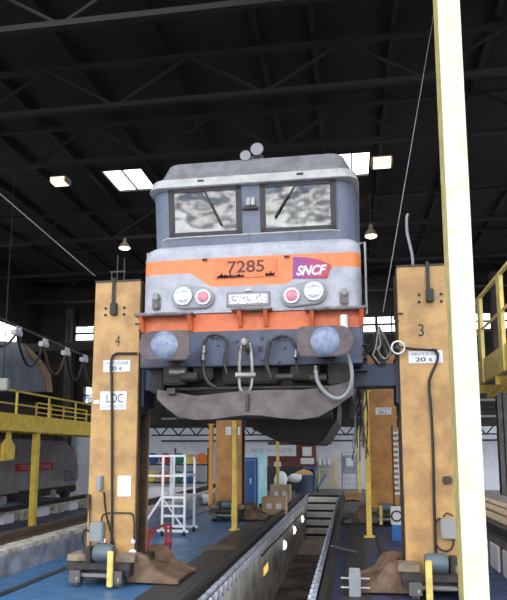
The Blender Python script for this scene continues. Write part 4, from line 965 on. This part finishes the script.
# piers and rail of the left track
one(MB().prism([(-10.25+a_*1.4, -.17+b_*1.0) for a_, b_ in pr], 4, 26.5), 'rail', DST, 'rail of the left track carried on pale piers', 'rail')
struct(MB().box(-10.4, -10.05, 4, 26.5, -.22, -.17), 'trim_23', KERB)
k = 0; names = 0
for k in range(14):
    y = 11.6+k*1.12
    struct(MB().box(-10.38, -10.07, y, y+.62, -.5, -.22), 'trim_%d' % (24+k), WHT if k % 2 else KERB, bev=.02)
# silver hood behind the platform
XH = -11.2; yE = PXX(54, 380, XH).y
pA = PXX(0, 341, XH); 
prof = [(XH-2.8, 2.9), (XH-2.8, 4.6), (XH-2.4, 5.2), (XH-.6, 5.2), (XH, 4.7), (XH, 2.9)]
zt0 = PXX(0, 341, XH).z; 
t = thing('silver_hood', 'big silver grey curved hood with a tan edge beyond the left platform', 'hood', (XH-1.4, 18, 2.9))
def hz(px, py): q = PXX(px, py, XH); return (q.y, q.z)
side = [hz(-60, 392), hz(-60, 335), hz(0, 341), hz(20, 342), hz(33, 352), hz(44, 364), hz(50, 375), hz(52, 392)]
MB().prism(side, XH-2.6, XH, 'x').build('shell', HOODM, t, bev=.03)
s2 = [hz(24, 343), hz(33, 352), hz(44, 364), hz(50, 375), hz(52, 392), hz(46, 392), hz(43, 376), hz(37, 365), hz(28, 354)]
MB().prism(s2, XH-2.62, XH+.04, 'x').build('tan_edge', TAN, t, bev=.01)
a = hz(-20, 362); b = hz(44, 364); MB().bar((XH+.02, a[0], a[1]), (XH+.02, b[0], b[1]), .04, .05).build('moulding', GRYP, t)
lowz = min(hz(-60,392)[1], hz(52,392)[1])
for y in (14.5, 19.5, yE-1.2):
    MB().box(XH-3.1, XH-2.62, y, y+.3, -.5, lowz+.6).build('support', DST, t)
MB().box(XH-2.8, XH-.4, 11, yE-.5, lowz-.3, lowz+.15).build('chassis', UND, t)
# festoon cable on the left
XF = -8.5
fp = [PXX(x, y, XF) for x, y in ((-20,314), (17,328), (44,340), (66,349), (84,356), (99,363))]
one(MB().bar(PXX(-40, 301, XF), fp[-1]+Vector((0,1,.0)), .05, .06), 'cable_track', DST, 'dark overhead track carrying the looped cables at upper left', 'track')
t = thing('festoon_cable', 'dark cable hanging in loops below the overhead track at left', 'cable', fp[1]-Vector((0,0,1)))
for i in range(len(fp)-1): MB().tube(arc(fp[i]-Vector((0,0,.12)), fp[i+1]-Vector((0,0,.12)), .75 if i != 0 else .5, 14), .035, 6).build('loop', BLK if i % 2 else mat('loop_brown', s2l(92,74,62), .7), t, smooth=True)
for i in range(1, 5):
    p = fp[i]; t = thing('cable_trolley', 'small white cable trolley on the overhead track, '+['leftmost', 'second from left', 'third from left', 'rightmost, nearest jack 4'][i-1], 'cable trolley', p-Vector((0,0,.2)), 'cable trolleys')
    MB().box(p.x-.08, p.x+.08, p.y-.18, p.y+.18, p.z-.2, p.z-.06).build('clamp', WHT, t, bev=.02)
    MB().lathe((p.x+.03, p.y-.08, p.z-.02), (1,0,0), [(0,.06),(.04,.06)], 12).lathe((p.x+.03, p.y+.08, p.z-.02), (1,0,0), [(0,.06),(.04,.06)], 12).build('wheels', WHT, t)
p = PY(3, 384, 13); one(MB().box(p.x-.18, p.x+.1, 13, 13.15, p.z-.14, p.z+.14), 'control_pendant', mat('pend', s2l(170,170,160), .5), 'grey control box hanging above the left platform railing', 'control box', bev=.02)
one(MB().cyl((p.x-.05, 13.07, p.z+.14), (p.x-.05, 13.07, ZR-1.2), .012, 6), 'pendant_cable', BLK, 'thin cable holding the grey control box at the left edge', 'cable')
p = PY(50, 274, 26); t = thing('hall_sign', 'small blue sign high in the dark at upper left', 'sign', (p.x, 26, p.z-.2))
MB().box(p.x-.42, p.x+.42, 26, 26.06, p.z-.16, p.z+.16).build('panel', mat('sign_blue', s2l(50,110,200), .5), t); MB().box(p.x-.07, p.x+.1, 25.99, 26, p.z-.06, p.z+.08).build('mark', PAPER, t)
MB().box(p.x-.02, p.x+.02, 26.02, 26.05, p.z+.16, ZR-.2).build('hanger', DST, t)
# crane girder far across
struct(MB().box(XW, XE, 25.2, 25.5, 6.0, 6.35), 'trim_50', TRUS)
struct(MB().box(XW, XE, 25.2, 25.5, 8.2, 8.3), 'trim_51', TRUS)

# ------------------------------------------------------------------ right gangway
XG = 2.0
def gz(px, py): return PXX(px, py, XG)
yN, yF = 6.9, 10.4
zr1 = gz(505, 265).z; zfa = gz(505, 343).z; zfb = gz(505, 371).z; zm = gz(505, 306).z
t = thing('gangway', 'yellow raised gangway with railing at the right edge', 'gangway', (XG+.5, 8.5, zfb), None)
MB().box(XG, XG+.05, yN, yF, zfb, zfa).build('edge_beam', YELP, t, bev=.008)
MB().box(XG+.05, XG+1.4, yN, yF, zfa-.2, zfa-.15).build('deck', GRYP, t)
MB().box(XG+1.4, XG+1.5, yN, yF, zfb, zfa).build('rear_beam', YELP, t)
for px in (502, 481):
    q = gz(px, 340); MB().box(XG-.02, XG+.03, q.y-.09, q.y+.1, zfb, zr1-.02).build('rail_post', YELP, t)
MB().box(XG-.02, XG+.03, yN, yF, zr1-.04, zr1).build('top_rail', YELP, t); MB().box(XG-.01, XG+.02, yN, yF, zm-.03, zm+.0).build('mid_rail', YELP, t)
for y in (7.6, 8.9, 10.1): MB().box(XG, XG+1.4, y, y+.08, zfb-.12, zfb).build('cross_beam', YEL, t)
MB().tube(smooth_path([(XG+.1, 7.4, zfb-.15), (XG+.1, 8.6, zfb-.08), (XG+.1, 9.8, zfb-.2)]), .05, 8).build('curved_stay', YEL, t)
MB().box(XG+1.4, XG+1.5, 8.4, 8.6, .0, zfb).build('leg', YELP, t); MB().box(XG+1.4, XG+1.5, 10.2, 10.4, 0, zfb).build('leg', YELP, t)

# ------------------------------------------------------------------ lamps, wires
def flood(px, py, lab, Y):
    p = PY(px, py, Y); t = thing('flood_light', lab, 'lamp', (p.x, Y, p.z), 'roof floodlights')
    MB().box(p.x-.25, p.x+.25, Y-.1, Y+.25, p.z-.06, p.z+.12).build('housing', mat('flood_grey', s2l(150,140,120), .5), t, bev=.02)
    MB().box(p.x-.2, p.x+.2, Y-.115, Y-.1, p.z-.05, p.z+.07).box(p.x-.2, p.x+.2, Y-.08, Y+.2, p.z-.07, p.z-.06).build('lens', emis('flood_on_'+str(px), (1,.8,.5), 2.2), t)
    MB().box(p.x-.02, p.x+.02, Y+.05, Y+.09, p.z+.12, ZR).build('hanger', DST, t)
flood(59, 181, 'small rectangular roof lamp left of the left skylight', 15.5); flood(382, 162, 'small rectangular roof lamp right of the locomotive roof', 14)
def bell(px, py, lab, Y, r=.2):
    p = PY(px, py, Y); t = thing('bell_lamp', lab, 'lamp', (p.x, Y, p.z), 'bell lamps')
    MB().lathe((p.x, Y, p.z), (0,0,1), [(0, r), (.03, r), (.12, r*.7), (.2, r*.3), (.3, r*.28), (.32, .03)], 20).build('shade', mat('shade_grey', s2l(150,140,120), .5), t, smooth=True)
    MB().lathe((p.x, Y, p.z-.05), (0,0,1), [(0, r*.5), (.03, r*.85), (.05, r*.9)], 20).build('bulb', emis('bulb_'+str(px), (1,.8,.5), 6), t, smooth=True)
    MB().cyl((p.x, Y, p.z+.3), (p.x, Y, ZR-1.2 if p.z < ZR-1.5 else ZR), .012, 6).build('cord', DST, t)
bell(124.5, 248, 'lit bell lamp hanging above jack 4', 18, .19); bell(371, 236, 'lit bell lamp hanging right of the locomotive cab', 16, .17)
a = PY(-8, 187, 6.2); b = PY(95, 276, 7.72)
one(MB().cyl(a, b, .007, 6), 'overhead_wire', GRYP, 'taut grey wire sloping down to the top of jack 4', 'wire')
a = PY(420, 95, 9.3); b = PY(383, 312, 7.9); a = b+(a-b)*((ZR-b.z)/(a.z-b.z))
one(MB().cyl(a, b, .006, 6), 'overhead_wire', GRYP, 'thin wire sloping down between the locomotive and jack 3', 'wire')

# ------------------------------------------------------------------ world and light
W = bpy.data.worlds.new('world'); S.world = W; W.use_nodes = True; N = W.node_tree.nodes; L = W.node_tree.links; N.clear()
o = N.new('ShaderNodeOutputWorld'); bg = N.new('ShaderNodeBackground'); L.new(bg.outputs[0], o.inputs[0])
tc = N.new('ShaderNodeTexCoord'); sp = N.new('ShaderNodeSeparateXYZ'); L.new(tc.outputs['Generated'], sp.inputs[0])
mp = N.new('ShaderNodeMapping'); mp.inputs['Scale'].default_value = (26,26,60); L.new(tc.outputs['Generated'], mp.inputs[0])
ns = N.new('ShaderNodeTexNoise'); ns.inputs['Scale'].default_value = 1; ns.inputs['Detail'].default_value = 6; L.new(mp.outputs[0], ns.inputs['Vector'])
ad = N.new('ShaderNodeMath'); ad.operation = 'MULTIPLY_ADD'; ad.inputs[1].default_value = .3; L.new(ns.outputs['Fac'], ad.inputs[0])
L.new(sp.outputs['Z'], ad.inputs[2])
cr = N.new('ShaderNodeValToRGB'); e = cr.color_ramp.elements
e[0].position = .08; e[0].color = (.35,.34,.33,1); e[1].position = .17; e[1].color = (.9,.9,.92,1)
for pz, c in ((.195,(.06,.06,.07,1)), (.225,(.85,.82,.82,1)), (.245,(.05,.06,.08,1)), (.285,(.25,.3,.38,1)), (.31,(.92,.96,1,1))):
    q = e.new(pz); q.color = c
L.new(ad.outputs[0], cr.inputs[0]); L.new(cr.outputs[0], bg.inputs[0]); bg.inputs[1].default_value = 5.0
S.view_settings.view_transform = 'Standard'; S.view_settings.look = 'None'; S.view_settings.exposure = 0; S.view_settings.gamma = 1
